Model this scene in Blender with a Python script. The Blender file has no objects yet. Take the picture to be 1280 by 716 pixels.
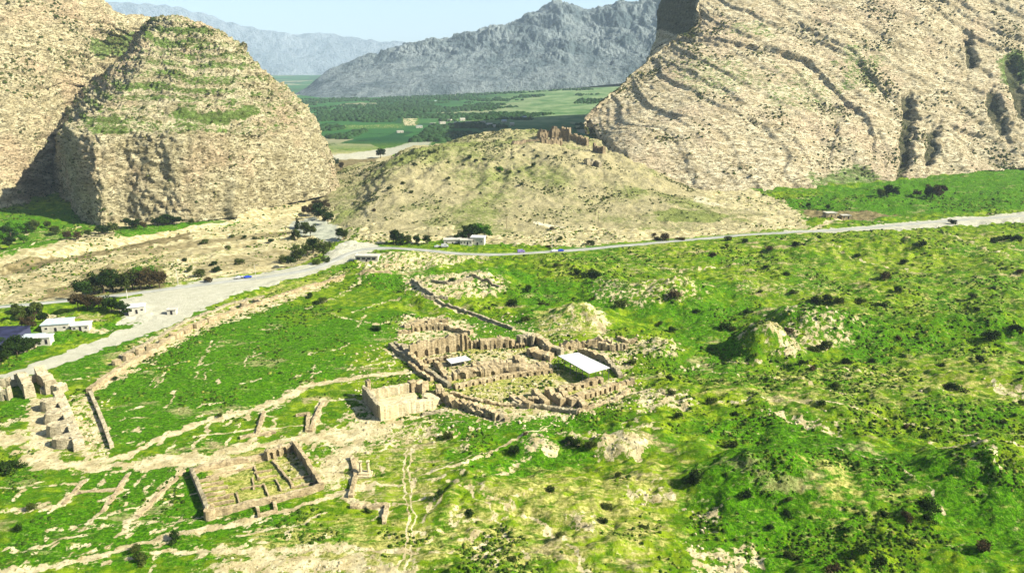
import bpy, bmesh, math, random, os
Q = 1.0
import numpy as np
from mathutils import Vector

sc = bpy.context.scene
COL = sc.collection
R = math.radians

# ------------------------------------------------------------------ camera
H = 110.0            # drone height above the plain (m)
F = 880.0            # focal length in photo pixels (1280 wide)
PITCH = R(16.6)
CP, SP = math.cos(PITCH), math.sin(PITCH)
cam = bpy.data.objects.new('camera', bpy.data.cameras.new('camera'))
COL.objects.link(cam)
cam.location = (0, 0, H)
cam.rotation_euler = (R(90) - PITCH, 0, 0)
cam.data.sensor_width = 36.0
cam.data.lens = 36.0 * F / 1280.0
cam.data.clip_start = 1.0
cam.data.clip_end = 60000
sc.camera = cam

# ------------------------------------------------------------------ light
SUN_EL, SUN_AZ = 36.0, 104.0       # azimuth clockwise from +y (view direction)
world = bpy.data.worlds.new('World'); sc.world = world; world.use_nodes = True
wn = world.node_tree; wn.nodes.clear()
sky = wn.nodes.new('ShaderNodeTexSky'); sky.sky_type = 'NISHITA'; sky.sun_disc = False
sky.sun_elevation = R(SUN_EL); sky.sun_rotation = R(SUN_AZ)
sky.air_density = 1.0; sky.dust_density = 2.0; sky.ozone_density = 1.5; sky.altitude = 800
bg = wn.nodes.new('ShaderNodeBackground'); bg.inputs[1].default_value = 0.05
wo = wn.nodes.new('ShaderNodeOutputWorld')
wn.links.new(sky.outputs[0], bg.inputs[0]); wn.links.new(bg.outputs[0], wo.inputs[0])
sun = bpy.data.objects.new('sun', bpy.data.lights.new('sun', 'SUN')); COL.objects.link(sun)
sun.data.energy = 5.0; sun.data.angle = R(0.53); sun.data.color = (1.0, 0.93, 0.76)
_sd = Vector((math.sin(R(SUN_AZ)) * math.cos(R(SUN_EL)), math.cos(R(SUN_AZ)) * math.cos(R(SUN_EL)), math.sin(R(SUN_EL))))
sun.rotation_euler = _sd.to_track_quat('Z', 'Y').to_euler()
sun.location = (300, -100, 400)
sc.view_settings.view_transform = 'Standard'
sc.view_settings.look = 'None'
sc.view_settings.exposure = 1.55
sc.view_settings.gamma = 1.0
sc.cycles.max_bounces = 4
sc.cycles.diffuse_bounces = 1
sc.cycles.glossy_bounces = 1
sc.cycles.volume_bounces = 2
sc.cycles.transparent_max_bounces = 6

# ------------------------------------------------------------------ helpers
def tag(o, label=None, cat=None, group=None, kind=None):
    if label: o['label'] = label
    if cat: o['category'] = cat
    if group: o['group'] = group
    if kind: o['kind'] = kind
    return o

def empty(name, loc, rz=0.0, label=None, cat=None, group=None):
    o = bpy.data.objects.new(name, None); COL.objects.link(o)
    o.location = loc; o.rotation_euler = (0, 0, rz); o.empty_display_size = 0.5
    return tag(o, label, cat, group)

def ray(px, py):
    a = (np.asarray(px, float) - 640) / F; b = (358 - np.asarray(py, float)) / F
    return a, CP + b * SP, -SP + b * CP

def at_dist(px, py, Y):
    """world point seen at photo pixel (px,py) at forward distance Y"""
    a, c, d = ray(px, py); t = Y / c
    return np.stack([a * t, np.asarray(Y, float) + 0 * t, H + d * t], -1)

def proj(P):
    P = np.asarray(P, float); x, y, z = P[..., 0], P[..., 1], P[..., 2] - H
    w = y * CP - z * SP; u = y * SP + z * CP
    return 640 + F * x / w, 358 - F * u / w

# ---- noise (vectorised gradient noise)
def _hu(i, k):
    return i.astype(np.int32).view(np.uint32) * np.uint32(k)
def _mixh(h):
    h = (h ^ (h >> np.uint32(13))) * np.uint32(1274126177)
    return h ^ (h >> np.uint32(16))
_GA = np.arange(256) * (2 * math.pi / 256); _GC = np.cos(_GA).astype(np.float32); _GS = np.sin(_GA).astype(np.float32)
_g3 = np.random.default_rng(5).uniform(-1, 1, (3, 256)).astype(np.float32)
def noise2(x, y, seed=0):
    x, y = np.broadcast_arrays(np.asarray(x, float), np.asarray(y, float))
    x0 = np.floor(x); y0 = np.floor(y); fx = (x - x0).astype(np.float32); fy = (y - y0).astype(np.float32)
    u = fx * fx * fx * (fx * (fx * 6 - 15) + 10); v = fy * fy * fy * (fy * (fy * 6 - 15) + 10)
    sd = np.uint32((int(seed) * 974634777) & 0xffffffff)
    hx = [_hu(x0 + d, 374761393) for d in (0, 1)]; hy = [_hu(y0 + d, 668265263) + sd for d in (0, 1)]
    def g(dx, dy):
        h = _mixh(hx[dx] + hy[dy]) & np.uint32(255)
        return _GC[h] * (fx - dx) + _GS[h] * (fy - dy)
    n = (g(0, 0) * (1 - u) + g(1, 0) * u) * (1 - v) + (g(0, 1) * (1 - u) + g(1, 1) * u) * v
    return n * 1.5
def noise3(x, y, z, seed=0):
    x0 = np.floor(x); y0 = np.floor(y); z0 = np.floor(z); fx = (x - x0).astype(np.float32); fy = (y - y0).astype(np.float32); fz = (z - z0).astype(np.float32)
    u = fx * fx * (3 - 2 * fx); v = fy * fy * (3 - 2 * fy); w = fz * fz * (3 - 2 * fz)
    sd = np.uint32((int(seed) * 974634777) & 0xffffffff)
    hx = [_hu(x0 + d, 374761393) for d in (0, 1)]; hy = [_hu(y0 + d, 668265263) for d in (0, 1)]; hz = [_hu(z0 + d, 1274126177) + sd for d in (0, 1)]
    def g(dx, dy, dz):
        h = _mixh(hx[dx] + hy[dy] + hz[dz]) & np.uint32(255)
        return _g3[0][h] * (fx - dx) + _g3[1][h] * (fy - dy) + _g3[2][h] * (fz - dz)
    n0 = (g(0,0,0)*(1-u)+g(1,0,0)*u)*(1-v)+(g(0,1,0)*(1-u)+g(1,1,0)*u)*v
    n1 = (g(0,0,1)*(1-u)+g(1,0,1)*u)*(1-v)+(g(0,1,1)*(1-u)+g(1,1,1)*u)*v
    return (n0*(1-w)+n1*w) * 1.6
def fbm2(x, y, scale, octv=4, seed=0, gain=0.5):
    s = 0; a = 1; f = 1.0 / scale
    for i in range(octv):
        s = s + a * noise2(x * f + i * 17.3, y * f - i * 9.1, seed + i); a *= gain; f *= 2.03
    return s
def fbm3(P, scale, octv=4, seed=0, gain=0.5, ridged=False, st=(1, 1, 1)):
    s = 0; a = 1; f = 1.0 / scale
    for i in range(octv):
        n = noise3(P[..., 0] * f * st[0] + i * 17.3, P[..., 1] * f * st[1] - i * 9.1, P[..., 2] * f * st[2] + 3.7 * i, seed + i)
        if ridged: n = 1 - 2 * np.abs(n)
        s = s + a * n; a *= gain; f *= 2.07
    return s
def ss(a, b, x):
    t = np.clip((x - a) / (b - a), 0, 1); return t * t * (3 - 2 * t)

def mesh_np(name, V, Fc, mat, parent=None, smooth=False, attrs=None):
    me = bpy.data.meshes.new(name)
    V = np.ascontiguousarray(V, np.float32); Fc = np.ascontiguousarray(Fc, np.int32)
    n = Fc.shape[1]
    me.vertices.add(len(V)); me.vertices.foreach_set('co', V.ravel())
    me.loops.add(Fc.size); me.loops.foreach_set('vertex_index', Fc.ravel())
    me.polygons.add(len(Fc)); me.polygons.foreach_set('loop_start', np.arange(0, Fc.size, n, dtype=np.int32))
    try: me.polygons.foreach_set('loop_total', np.full(len(Fc), n, np.int32))
    except Exception: pass
    if smooth: me.polygons.foreach_set('use_smooth', np.ones(len(Fc), bool))
    me.update(calc_edges=True)
    for k, A in (attrs or {}).items():
        at = me.color_attributes.new(k, 'FLOAT_COLOR', 'POINT')
        at.data.foreach_set('color', np.ascontiguousarray(A, np.float32).ravel())
    for m in (mat if isinstance(mat, (list, tuple)) else [mat]): me.materials.append(m)
    o = bpy.data.objects.new(name, me); COL.objects.link(o)
    if parent: o.parent = parent
    return o

# ------------------------------------------------------------------ node material kit
class NK:
    def __init__(s, name):
        s.m = bpy.data.materials.new(name); s.m.use_nodes = True; s.t = s.m.node_tree; s.n = s.t.nodes
        s.b = s.n['Principled BSDF']; s.b.inputs['Roughness'].default_value = 0.95
        try: s.b.inputs['Specular IOR Level'].default_value = 0.05
        except Exception: pass
        s.tc = s.n.new('ShaderNodeTexCoord')
    def L(s, a, b): s.t.links.new(a, b)
    def val(s, inp, v):
        if hasattr(v, 'links'): s.L(v, inp)
        elif isinstance(v, (tuple, list)): inp.default_value = tuple(v) + ((1,) if len(v) == 3 and len(inp.default_value) == 4 else ())
        else: inp.default_value = v
    def mapc(s, scale=(1, 1, 1), rot=(0, 0, 0), src=None):
        n = s.n.new('ShaderNodeMapping'); n.vector_type = 'TEXTURE' if False else 'POINT'
        n.inputs['Scale'].default_value = scale; n.inputs['Rotation'].default_value = rot
        s.L(src or s.tc.outputs['Object'], n.inputs['Vector']); return n.outputs[0]
    def noise(s, scale, detail=4, rough=0.55, vec=None, dist=0.0):
        n = s.n.new('ShaderNodeTexNoise'); n.inputs['Scale'].default_value = scale; n.inputs['Detail'].default_value = detail
        n.inputs['Roughness'].default_value = rough; n.inputs['Distortion'].default_value = dist
        s.L(vec or s.tc.outputs['Object'], n.inputs['Vector']); return n.outputs[0]
    def voro(s, scale, vec=None, feature='F1'):
        n = s.n.new('ShaderNodeTexVoronoi'); n.feature = feature; n.inputs['Scale'].default_value = scale
        s.L(vec or s.tc.outputs['Object'], n.inputs['Vector']); return n.outputs['Distance']
    def ramp(s, fac, a, b):
        n = s.n.new('ShaderNodeMapRange'); n.interpolation_type = 'SMOOTHSTEP'
        n.inputs['From Min'].default_value = a; n.inputs['From Max'].default_value = b
        s.val(n.inputs['Value'], fac); return n.outputs[0]
    def math(s, op, a, b=0.0):
        n = s.n.new('ShaderNodeMath'); n.operation = op; s.val(n.inputs[0], a); s.val(n.inputs[1], b); return n.outputs[0]
    def mix(s, f, a, b):
        n = s.n.new('ShaderNodeMix'); n.data_type = 'RGBA'; s.val(n.inputs[0], f)
        s.val(n.inputs[6], a); s.val(n.inputs[7], b); return n.outputs[2]
    def attr(s, name):
        n = s.n.new('ShaderNodeAttribute'); n.attribute_name = name
        sp = s.n.new('ShaderNodeSeparateColor'); s.L(n.outputs['Color'], sp.inputs[0]); return sp.outputs
    def bump(s, h, strength, dist):
        n = s.n.new('ShaderNodeBump'); n.inputs['Strength'].default_value = strength; n.inputs['Distance'].default_value = dist
        s.val(n.inputs['Height'], h); s.L(n.outputs[0], s.b.inputs['Normal']); return n
    def out(s, col): s.val(s.b.inputs['Base Color'], col); return s.m

def flat(name, col, rough=0.8, metal=0.0, var=0.12, sc_=3.0):
    k = NK(name); k.b.inputs['Roughness'].default_value = rough; k.b.inputs['Metallic'].default_value = metal
    n = k.noise(sc_, 3); c2 = tuple(max(0, c * (1 - 2.5 * var)) for c in col)
    return k.out(k.mix(k.ramp(n, 0.35, 0.65), c2, col))
# ------------------------------------------------------------------ layout of the plain
def G0(px, py, z=0.0):
    a, c, d = ray(px, py); t = (z - H) / d
    return a * t, c * t
def poly0(pts):                       # photo pixel outline -> ground outline (m)
    return np.array([G0(x, y) for x, y in pts])
def dist_line(X, Y, P, pad):
    D = np.full(X.shape, 1e9)
    for (x0, y0), (x1, y1) in zip(P[:-1], P[1:]):
        m = (X > min(x0, x1) - pad) & (X < max(x0, x1) + pad) & (Y > min(y0, y1) - pad) & (Y < max(y0, y1) + pad)
        if not m.any(): continue
        xs, ys = X[m], Y[m]; dx, dy = x1 - x0, y1 - y0; L = dx * dx + dy * dy + 1e-9
        t = np.clip(((xs - x0) * dx + (ys - y0) * dy) / L, 0, 1)
        D[m] = np.minimum(D[m], np.hypot(xs - x0 - t * dx, ys - y0 - t * dy))
    return D
def inside(X, Y, P):
    c = np.zeros(X.shape, bool); n = len(P)
    for i in range(n):
        x0, y0 = P[i]; x1, y1 = P[(i + 1) % n]
        if y0 == y1: continue
        c ^= ((y0 > Y) != (y1 > Y)) & (X < (x1 - x0) * (Y - y0) / (y1 - y0) + x0)
    return c
def area(X, Y, P, edge):
    """soft mask: 1 inside the outline, falling to 0 over `edge` metres"""
    D = dist_line(X, Y, np.vstack([P, P[:1]]), edge * 2)
    return np.where(inside(X, Y, P), 0.5 + 0.5 * np.clip(D / edge, 0, 1), 0.5 - 0.5 * np.clip(D / edge, 0, 1))
def line(X, Y, P, w, edge):
    return ss(w / 2 + edge, max(w / 2 - edge, 0), dist_line(X, Y, P, w + edge * 2))

# mounds: photo centre, radii (m) across / along view, height, squareness
MOUNDS = [
 ((950,440), 13, 11, 12.5, 3.6), ((1022,420), 24, 13, 9.0, 2.6), ((985,408), 14, 10, 4.5, 2), ((815,374), 33, 22, 7.0, 2), ((845,372), 14, 10, 4, 2),
 ((708,412), 20, 17, 7.5, 2), ((732,402), 12, 12, 4.5, 2), ((776,562), 8, 7, 4.5, 3), ((722,552), 11, 7, 3.6, 2), ((672,560), 7, 6, 3.4, 2.5),
 ((800,540), 9, 7, 3, 2), ((826,440), 12, 9, 4.0, 2), ((765,440), 9, 7, 3.5, 2), ((1010,604), 29, 14, 6.2, 2.1), ((935,612), 16, 11, 5.0, 2.2),
 ((1215,606), 22, 15, 8.0, 2.2), ((1265,622), 16, 13, 6.5, 2), ((1060,515), 38, 14, 3.0, 2), ((980,520), 30, 12, 3.5, 2), ((1150,415), 42, 12, 4.5, 2),
 ((1100,400), 40, 14, 5, 2), ((1245,418), 26, 14, 6.5, 2), ((1250,470), 24, 12, 3, 2), ((1180,370), 55, 18, 4.5, 2), ((920,362), 45, 16, 4.0, 2), ((1050,372), 34, 16, 4, 2),
 ((560,362), 30, 16, 4.5, 2), ((600,352), 22, 12, 4.0, 2), ((535,375), 15, 9, 3, 2), ((500,322), 28, 12, 3.5, 2), ((475,345), 20, 10, 3, 2), ((720,345), 40, 18, 4.0, 2),
 ((690,335), 34, 14, 3, 2), ((1080,312), 60, 22, 5, 2), ((1200,320), 70, 24, 7, 2), ((960,318), 60, 20, 3, 2), ((880,330), 40, 16, 3, 2), ((1000,345), 46, 16, 3, 2),
 ((1255,345), 40, 20, 6, 2), ((870,575), 14, 9, 2.5, 2), ((630,625), 22, 9, 2.4, 2), ((720,680), 16, 8, 2.2, 2), ((560,650), 12, 7, 1.8, 2), ((600,720), 18, 8, 2.4, 2),
 ((1110,660), 14, 9, 2.2, 2), ((900,690), 14, 8, 1.5, 2), ((1040,480), 20, 9, 2.0, 2), ((1170,500), 24, 10, 2.5, 2), ((850,500), 22, 9, 2.5, 2), ((790,512), 14, 8, 2.5, 2),
 ((430,395), 18, 10, 2, 2), ((500,400), 12, 8, 2, 2), ((640,535), 14, 6, 1.5, 2), ((580,530), 14, 6, 1.5, 2), ((1130,240), 30, 16, 6, 2)]
ROADL = poly0([(-160,396),(-80,390),(0,384),(60,378.5),(130,371),(190,364),(250,356),(310,349),(350,344),(385,338),(410,330),(430,320),(447,313),(470,309),(520,312),(570,317),(620,319),(660,317),(700,314),(760,309),(830,303),(880,298),(940,293),(1000,290),(1060,287),(1130,281),(1200,275),(1290,269),(1420,261),(1700,250)])
PLAZA = poly0([(150,374),(250,350),(330,341),(405,328),(415,334),(350,353),(300,366),(240,392),(200,412),(120,440),(60,462),(0,482),(0,470),(60,447),(130,422),(200,395)])
MXY = [(G0(*m[0]),) + m[1:] for m in MOUNDS]

RIVER = poly0([(-260,352),(-60,338),(0,336),(70,318),(150,300),(230,287),(300,281),(380,268),(400,262),(425,236),(450,214),(470,205),(420,203),(405,212),(398,240),(370,256),(270,268),(180,285),(90,303),(0,322),(-60,332),(-260,344)])
VALLEY = poly0([(-400,400),(-30,384),(40,378),(110,368),(200,350),(300,338),(375,330),(405,312),(428,290),(460,262),(478,214),(500,180),(400,176),(380,230),(300,262),(100,270),(-100,296),(-400,330)])
LEVEE = poly0([(-300,352),(0,327),(80,307),(180,289),(270,274),(370,260)])
TERR = poly0([(-200,372),(0,352),(120,326),(220,306),(300,300),(360,290)])
RUINPAD = poly0([(440,520),(445,440),(500,400),(620,395),(800,430),(800,510),(640,540),(470,540)])
SITE = poly0([(-300,730),(-200,470),(60,440),(240,385),(420,350),(480,370),(500,400),(470,520),(540,560),(500,760),(200,800)])

def valley_fan(X, Y):
    """plain beyond the gorge rises gently to the right and far"""
    return ss(1400, 3600, Y) * (14 + 60 * ss(-900, 900, X)) + ss(3400, 9000, Y) * 110

def ground_h(X, Y, fine=True):
    X = np.asarray(X, float); Y = np.asarray(Y, float); sh = np.broadcast(X, Y).shape
    X = np.broadcast_to(X, sh).astype(float).ravel(); Y = np.broadcast_to(Y, sh).astype(float).ravel()
    z = 0.8 * fbm2(X, Y, 90, 3, 11)
    site = area(X, Y, SITE, 12.0)
    rough = (1 - site) * ss(1100, 800, Y)
    hum = fbm2(X, Y * 1.5, 34, 4, 23)
    z += rough * (hum * 2.3 + 1.3 * np.abs(fbm2(X, Y * 1.3, 13, 3, 51)))
    z += ss(1100, 800, Y) * (0.34 + 0.30 * (1 - site)) * fbm2(X * 0.7, Y * 1.3, 5.0, 3 if fine else 1, 71, 0.6)
    wx = X + 2.5 * fbm2(X, Y, 16, 2, 5); wy = Y + 2.5 * fbm2(X, Y, 16, 2, 6)
    for (cx, cy), rx, ry, h, sq in MXY:
        m = (np.abs(X - cx) < 2.2 * rx) & (np.abs(Y - cy) < 2.2 * ry)
        if not m.any(): continue
        r = np.hypot((wx[m] - cx) / rx, (wy[m] - cy) / ry)
        z[m] += h * 0.95 * np.exp(-np.power(r, sq) * 1.1) * (1 + 0.16 * fbm2(X[m], Y[m], 9, 2, 91))
    pad = area(X, Y, RUINPAD, 10.0)
    z = z * (1 - 0.75 * pad)
    v = area(X, Y, VALLEY, 14.0) * ss(1250, 1000, Y)
    z = z * (1 - 0.4 * v) - 4.0 * v + v * 1.1 * fbm2((X * 0.96 + Y * 0.28) * 0.35, (Y * 0.96 - X * 0.28) * 1.7, 18, 4, 33)
    rv = area(X, Y, RIVER, 7.0)
    z -= 2.5 * rv
    z = z * (1 - 0.9 * line(X, Y, ROADL, 16.0, 12.0))
    z = z * (1 - 0.92 * area(X, Y, PLAZA, 6.0))
    z += 3.4 * line(X, Y, LEVEE, 3.0, 4.5)
    z -= 1.8 * line(X, Y, TERR, 2.0, 4.0)
    z += valley_fan(X, Y)
    return z.reshape(sh)

def gq(x, y):
    """height of the built ground mesh (bilinear in its own grid)"""
    x = np.asarray(x, float); y = np.asarray(y, float)
    r = np.clip(np.interp(y, yy, np.arange(len(yy))), 0, len(yy) - 1.001); c = np.clip(np.interp(x / (y + 30.0), uu, np.arange(len(uu))), 0, len(uu) - 1.001)
    i = r.astype(int); j = c.astype(int); f = r - i; g = c - j
    return (Z[i, j] * (1 - g) + Z[i, j + 1] * g) * (1 - f) + (Z[i + 1, j] * (1 - g) + Z[i + 1, j + 1] * g) * f
def GP(px, py, up=0.0):
    """photo pixel -> point on the ground surface"""
    z = 0.0
    for i in range(12):
        x, y = G0(px, py, min(z, H - 20)); z = z * 0.4 + float(gq(x, y)) * 0.6
    return Vector((float(x), float(y), z + up))
def polyg(pts): return np.array([[*GP(x, y)][:2] for x, y in pts])
def gz(x, y): return float(gq(x, y))

# ---- painted-by-use areas: every outline is a real shape on the ground
PATHS = [  # (pixels, width m, edge m, strength)
 ([(60,581),(110,578),(160,570),(205,545),(245,530),(300,516),(350,501),(385,482),(440,472),(520,464),(545,470)], 3.6, 1.2, 1.0),
 ([(30,574),(110,584),(230,577),(300,560),(370,549),(430,545),(480,520),(545,503)], 4.5, 2.0, 1.0),
 ([(190,578),(240,572),(290,583)], 9, 3, 1.0), ([(400,545),(450,545),(480,535)], 12, 5, 0.9), ([(405,600),(425,575),(440,560)], 9, 4, 0.9),
 ([(-20,716),(60,712),(140,690),(200,672),(260,662),(330,645),(420,618),(470,606)], 2.6, 1.2, 1.0),
 ([(200,690),(300,688),(420,684),(520,690)], 2.4, 1.5, 0.8), ([(270,716),(330,700),(430,705),(500,716)], 7, 4, 0.85),
 ([(508,560),(504,600),(512,650),(505,690),(498,718)], 0.5, 0.2, 1.0), ([(514,560),(511,600),(519,650),(513,690),(506,718)], 0.5, 0.2, 1.0),
 ([(530,592),(580,577),(630,558),(684,536)], 1.0, 0.4, 1.0), ([(538,588),(600,567),(690,531)], 0.5, 0.3, 0.8),
 ([(478,517),(420,540),(300,585)], 3, 2, 0.7), ([(330,515),(322,545),(300,560)], 2.5, 1, 0.8), ([(405,500),(388,540)], 3.0, 0.8, 0.9), ([(390,480),(345,503),(300,517)], 6, 3, 0.7),
 ([(480,437),(512,455),(540,470),(562,483)], 1.4, 0.5, 0.9), ([(505,352),(545,378),(600,398),(662,417)], 2.2, 0.6, 0.9),
 ([(440,390),(470,380),(500,372)], 2, 1, 0.6), ([(380,385),(420,372),(450,350),(470,340)], 3, 2, 0.6), ([(500,400),(470,405),(420,395)], 2, 1, 0.6),
 ([(105,600),(90,618),(60,640)], 1.6, 0.6, 0.9), ([(160,592),(150,612),(125,640),(110,655)], 1.6, 0.6, 0.9), ([(230,585),(205,610),(160,652),(150,668)], 2.6, 1, 0.9), ([(300,645),(200,652),(100,660)], 2, 1.2, 0.5),
 ([(100,612),(160,610)], 1, 0.4, 0.7), ([(0,640),(60,632),(100,622)], 2.5, 1.3, 0.7), ([(60,664),(120,648),(190,625)], 2.0, 1.2, 0.6), ([(445,575),(441,600),(438,625),(470,635),(484,640)], 2.6, 0.8, 0.9), ([(441,605),(500,608)], 1.4, 0.7, 0.8),
 ([(0,545),(40,548),(55,575)], 9, 4, 0.9), ([(45,500),(50,540),(60,575)], 5, 1.5, 0.9), ([(0,530),(40,522)], 4, 2, 0.8),
 ([(432,300),(455,268),(480,225),(505,198)], 6, 2, 0.9), ([(480,300),(520,303),(545,300),(600,300)], 5, 2, 0.9), ([(440,305),(500,297)], 12, 6, 0.8),
 ([(0,425),(30,440),(45,432)], 1.5, 0.8, 0.8), ([(1000,292),(1040,276),(1090,272)], 5, 2, 0.9), ([(60,395),(110,412),(130,415)], 6, 3, 0.8),
 ([(920,278),(980,262),(1050,270),(1100,275)], 3, 1.5, 0.7), ([(470,330),(520,325),(560,330)], 6, 4, 0.7),
]
_rr = random.Random(41)
for _k in range(300):                       # faint rubble traces of buried walls on the old town grid
    _x = _rr.uniform(20, 640); _y = _rr.uniform(392, 712) if _rr.random() < 0.8 else _rr.uniform(500, 700)
    if 232 < _x < 412 and 555 < _y < 655: continue
    if _x < 330 and _y < 470 - 0.35 * _x + 30: continue
    if _rr.random() < 0.6: _q = (_x + _rr.uniform(8, 40), _y - _rr.uniform(1, 8))
    else: _q = (_x - _rr.uniform(4, 14), _y + _rr.uniform(6, 18))
    PATHS.append(([(_x, _y), _q], _rr.uniform(0.4, 1.6), 0.9, _rr.uniform(0.5, 0.72)))
PATHS += [([(-40,352),(0,342),(90,322),(200,302),(300,291),(375,284)], 4.0, 1.5, 1.0), ([(0,374),(100,347),(200,327),(300,316),(400,301)], 2.6, 1.2, 0.95), ([(0,300),(50,290),(100,284)], 2.5, 1, 0.9), ([(0,318),(40,306),(60,300)], 2, 1, 0.8), ([(230,330),(260,318),(330,306)], 2, 1, 0.8), ([(850,455),(930,470),(1010,478),(1080,500)], 1.0, 0.8, 0.6), ([(1180,290),(1230,310),(1300,335)], 3.0, 2, 0.6), ([(980,300),(1060,320),(1150,345)], 2.0, 1.5, 0.6), ([(1000,455),(1080,465),(1170,468)], 1.0, 0.8, 0.6), ([(820,470),(880,455),(950,450)], 1.2, 1, 0.6), ([(760,330),(850,338),(930,330)], 2, 1.5, 0.6), ([(1040,560),(1110,575),(1180,640)], 0.8, 0.6, 0.55), ([(900,500),(1010,500),(1100,520),(1290,560)], 0.9, 0.7, 0.6),([(240,545),(330,535),(400,530)], 1.2, 0.6, 0.8), ([(262,530),(252,548),(240,560)], 1.2, 0.6, 0.8), ([(300,528),(290,545),(280,562)], 1.2, 0.6, 0.7), ([(345,522),(335,545)], 1.2, 0.6, 0.8), ([(400,502),(440,498),(455,505)], 1.6, 0.8, 0.8), ([(290,512),(285,530)], 1.5, 0.7, 0.7),
  ([(0,612),(95,604)], 1.4, 0.8, 0.7), ([(0,690),(60,680),(110,668)], 1.6, 1, 0.7), ([(180,625),(240,618)], 1.2, 0.6, 0.7), ([(30,716),(45,690),(60,665)], 1.4, 0.7, 0.6), ([(405,640),(380,655),(300,668)], 1.0, 0.6, 0.8), ([(560,600),(620,640),(660,700)], 1.2, 1, 0.6), ([(600,610),(680,655),(740,716)], 1.6, 1, 0.7)]
CITYWALL = [(112,489),(150,462),(190,440),(235,410),(290,392),(335,376),(375,362),(430,344)]
BARE = [
 ([(503,157),(505,122),(521,122),(522,157)], 8, 0.9), ([(560,150),(600,146),(640,150),(600,154)], 8, 0.4), ([(420,157),(500,155),(505,160),(430,162)], 8, 0.45),
 ([(968,412),(1000,410),(1006,440),(975,446)], 2, 0.8), ([(1000,398),(1060,402),(1072,420),(1010,425)], 3, 0.5),
 ([(578,440),(640,436),(688,446),(680,458),(600,470),(560,470)], 2, 0.8), ([(505,430),(575,440),(560,480),(500,445)], 2, 0.85), ([(455,500),(545,488),(560,515),(475,535),(420,530)], 4, 0.75), ([(545,488),(625,500),(720,505),(790,485),(780,500),(700,522),(620,530),(560,515)], 3, 0.85),
 ([(690,430),(800,425),(790,470),(740,455),(700,450)], 3, 0.7), ([(720,480),(790,470),(800,492),(730,508)], 2, 0.7), ([(330,572),(365,612),(408,614),(372,560)], 3, 0.55), ([(150,455),(235,408),(330,372),(330,366),(230,398),(140,445)], 3, 0.6),
 # outlines of bare pale soil or rubble
 ([(130,470),(190,432),(250,405),(330,378),(430,340),(430,348),(340,385),(250,415),(150,475),(112,492)], 3, 0.95),
 ([(85,500),(112,490),(128,520),(140,560),(130,575),(95,570)], 2, 0.75),
 ([(560,498),(640,500),(720,482),(700,470),(640,478)], 3, 0.55), ([(545,487),(565,475),(700,460),(685,440),(640,455),(570,450)], 3, 0.95),
 ([(500,395),(560,395),(600,410),(590,420),(520,430),(490,425)], 4, 0.8), ([(440,560),(480,540),(540,520),(560,540),(500,560)], 4, 0.6),
 ([(660,440),(760,420),(790,425),(770,450),(700,445)], 4, 0.6), ([(780,480),(860,490),(870,512),(800,515)], 4, 0.8), ([(770,425),(850,425),(850,448),(790,450)], 4, 0.65),
 ([(960,418),(1060,400),(1075,425),(1000,445),(965,445)], 5, 0.55), ([(740,350),(860,350),(880,378),(800,385),(745,378)], 6, 0.5), ([(735,385),(760,400),(765,418),(745,420)], 3, 0.95),
 ([(860,680),(945,678),(960,716),(860,716)], 4, 0.8), ([(860,630),(905,632),(900,655),(866,652)], 2, 0.8), ([(950,512),(1000,516),(1055,535),(1052,545),(990,530)], 3, 0.95), ([(1160,550),(1260,590),(1262,596),(1165,557)], 2, 0.9),
 ([(750,545),(800,545),(812,560),(800,572),(750,570)], 2, 1.0), ([(660,540),(690,545),(690,565),(660,568)], 2, 0.9), ([(700,640),(760,650),(750,670),(700,665)], 5, 0.7),
 ([(1090,480),(1180,470),(1220,480),(1200,500),(1090,500)], 5, 0.35), ([(1240,480),(1290,478),(1290,500),(1245,496)], 4, 0.7), ([(500,345),(560,340),(640,350),(630,365),(560,375),(510,368)], 5, 0.7),
 ([(1120,360),(1290,370),(1290,400),(1140,398)], 8, 0.3), ([(900,350),(1060,355),(1060,368),(930,370)], 6, 0.4), ([(440,320),(540,312),(620,320),(560,335),(450,345)], 5, 0.65),
 ([(270,700),(420,696),(520,716),(270,720)], 4, 0.8), ([(380,570),(430,560),(440,600),(400,610)], 3, 0.7), ([(790,608),(830,600),(845,625),(800,635)], 3, 0.7),
 ([(1000,500),(1100,505),(1090,520),(1010,515)], 5, 0.35), ([(430,560),(540,555),(560,600),(440,600)], 6, 0.35), ([(130,330),(240,320),(235,360),(205,362),(200,345)], 5, 0.5), ([(205,322),(250,318),(245,345),(210,350)], 3, 0.95),
]
DRY = [([(500,440),(560,420),(640,430),(690,445),(720,480),(780,480),(770,500),(640,515),(560,500)], 6, 1.0), 
 ([(640,590),(860,570),(850,640),(840,716),(560,730),(540,640)], 14, 0.62), ([(400,640),(560,640),(560,730),(250,730),(260,690)], 10, 0.66), ([(860,470),(1280,440),(1290,510),(1000,520),(870,500)], 16, 0.45),
 ([(880,280),(1290,290),(1290,400),(1060,400),(880,345)], 20, 0.30), ([(640,318),(880,300),(880,345),(700,350)], 14, 0.35), ([(400,560),(560,540),(560,640),(440,640)], 10, 0.5), ([(130,470),(330,380),(440,345),(440,335),(320,365),(120,450)], 5, 0.5),
 ([(240,560),(370,563),(400,610),(262,645)], 3, 0.75), ([(560,500),(720,478),(740,490),(640,520)], 4, 0.4), ([(440,300),(800,280),(960,270),(960,250),(700,220),(480,260)], 14, 0.8), ([(660,390),(740,380),(760,420),(680,425)], 5, 0.6),
 ([(1000,570),(1090,580),(1080,650),(1020,650)], 8, 0.6), ([(100,300),(420,262),(420,340),(240,372),(60,372)], 20, 0.4), ([(1080,600),(1160,590),(1150,630),(1090,640)], 5, 0.5), ([(0,310),(100,296),(400,258),(400,250),(0,290)], 6, 0.3),
]
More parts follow.
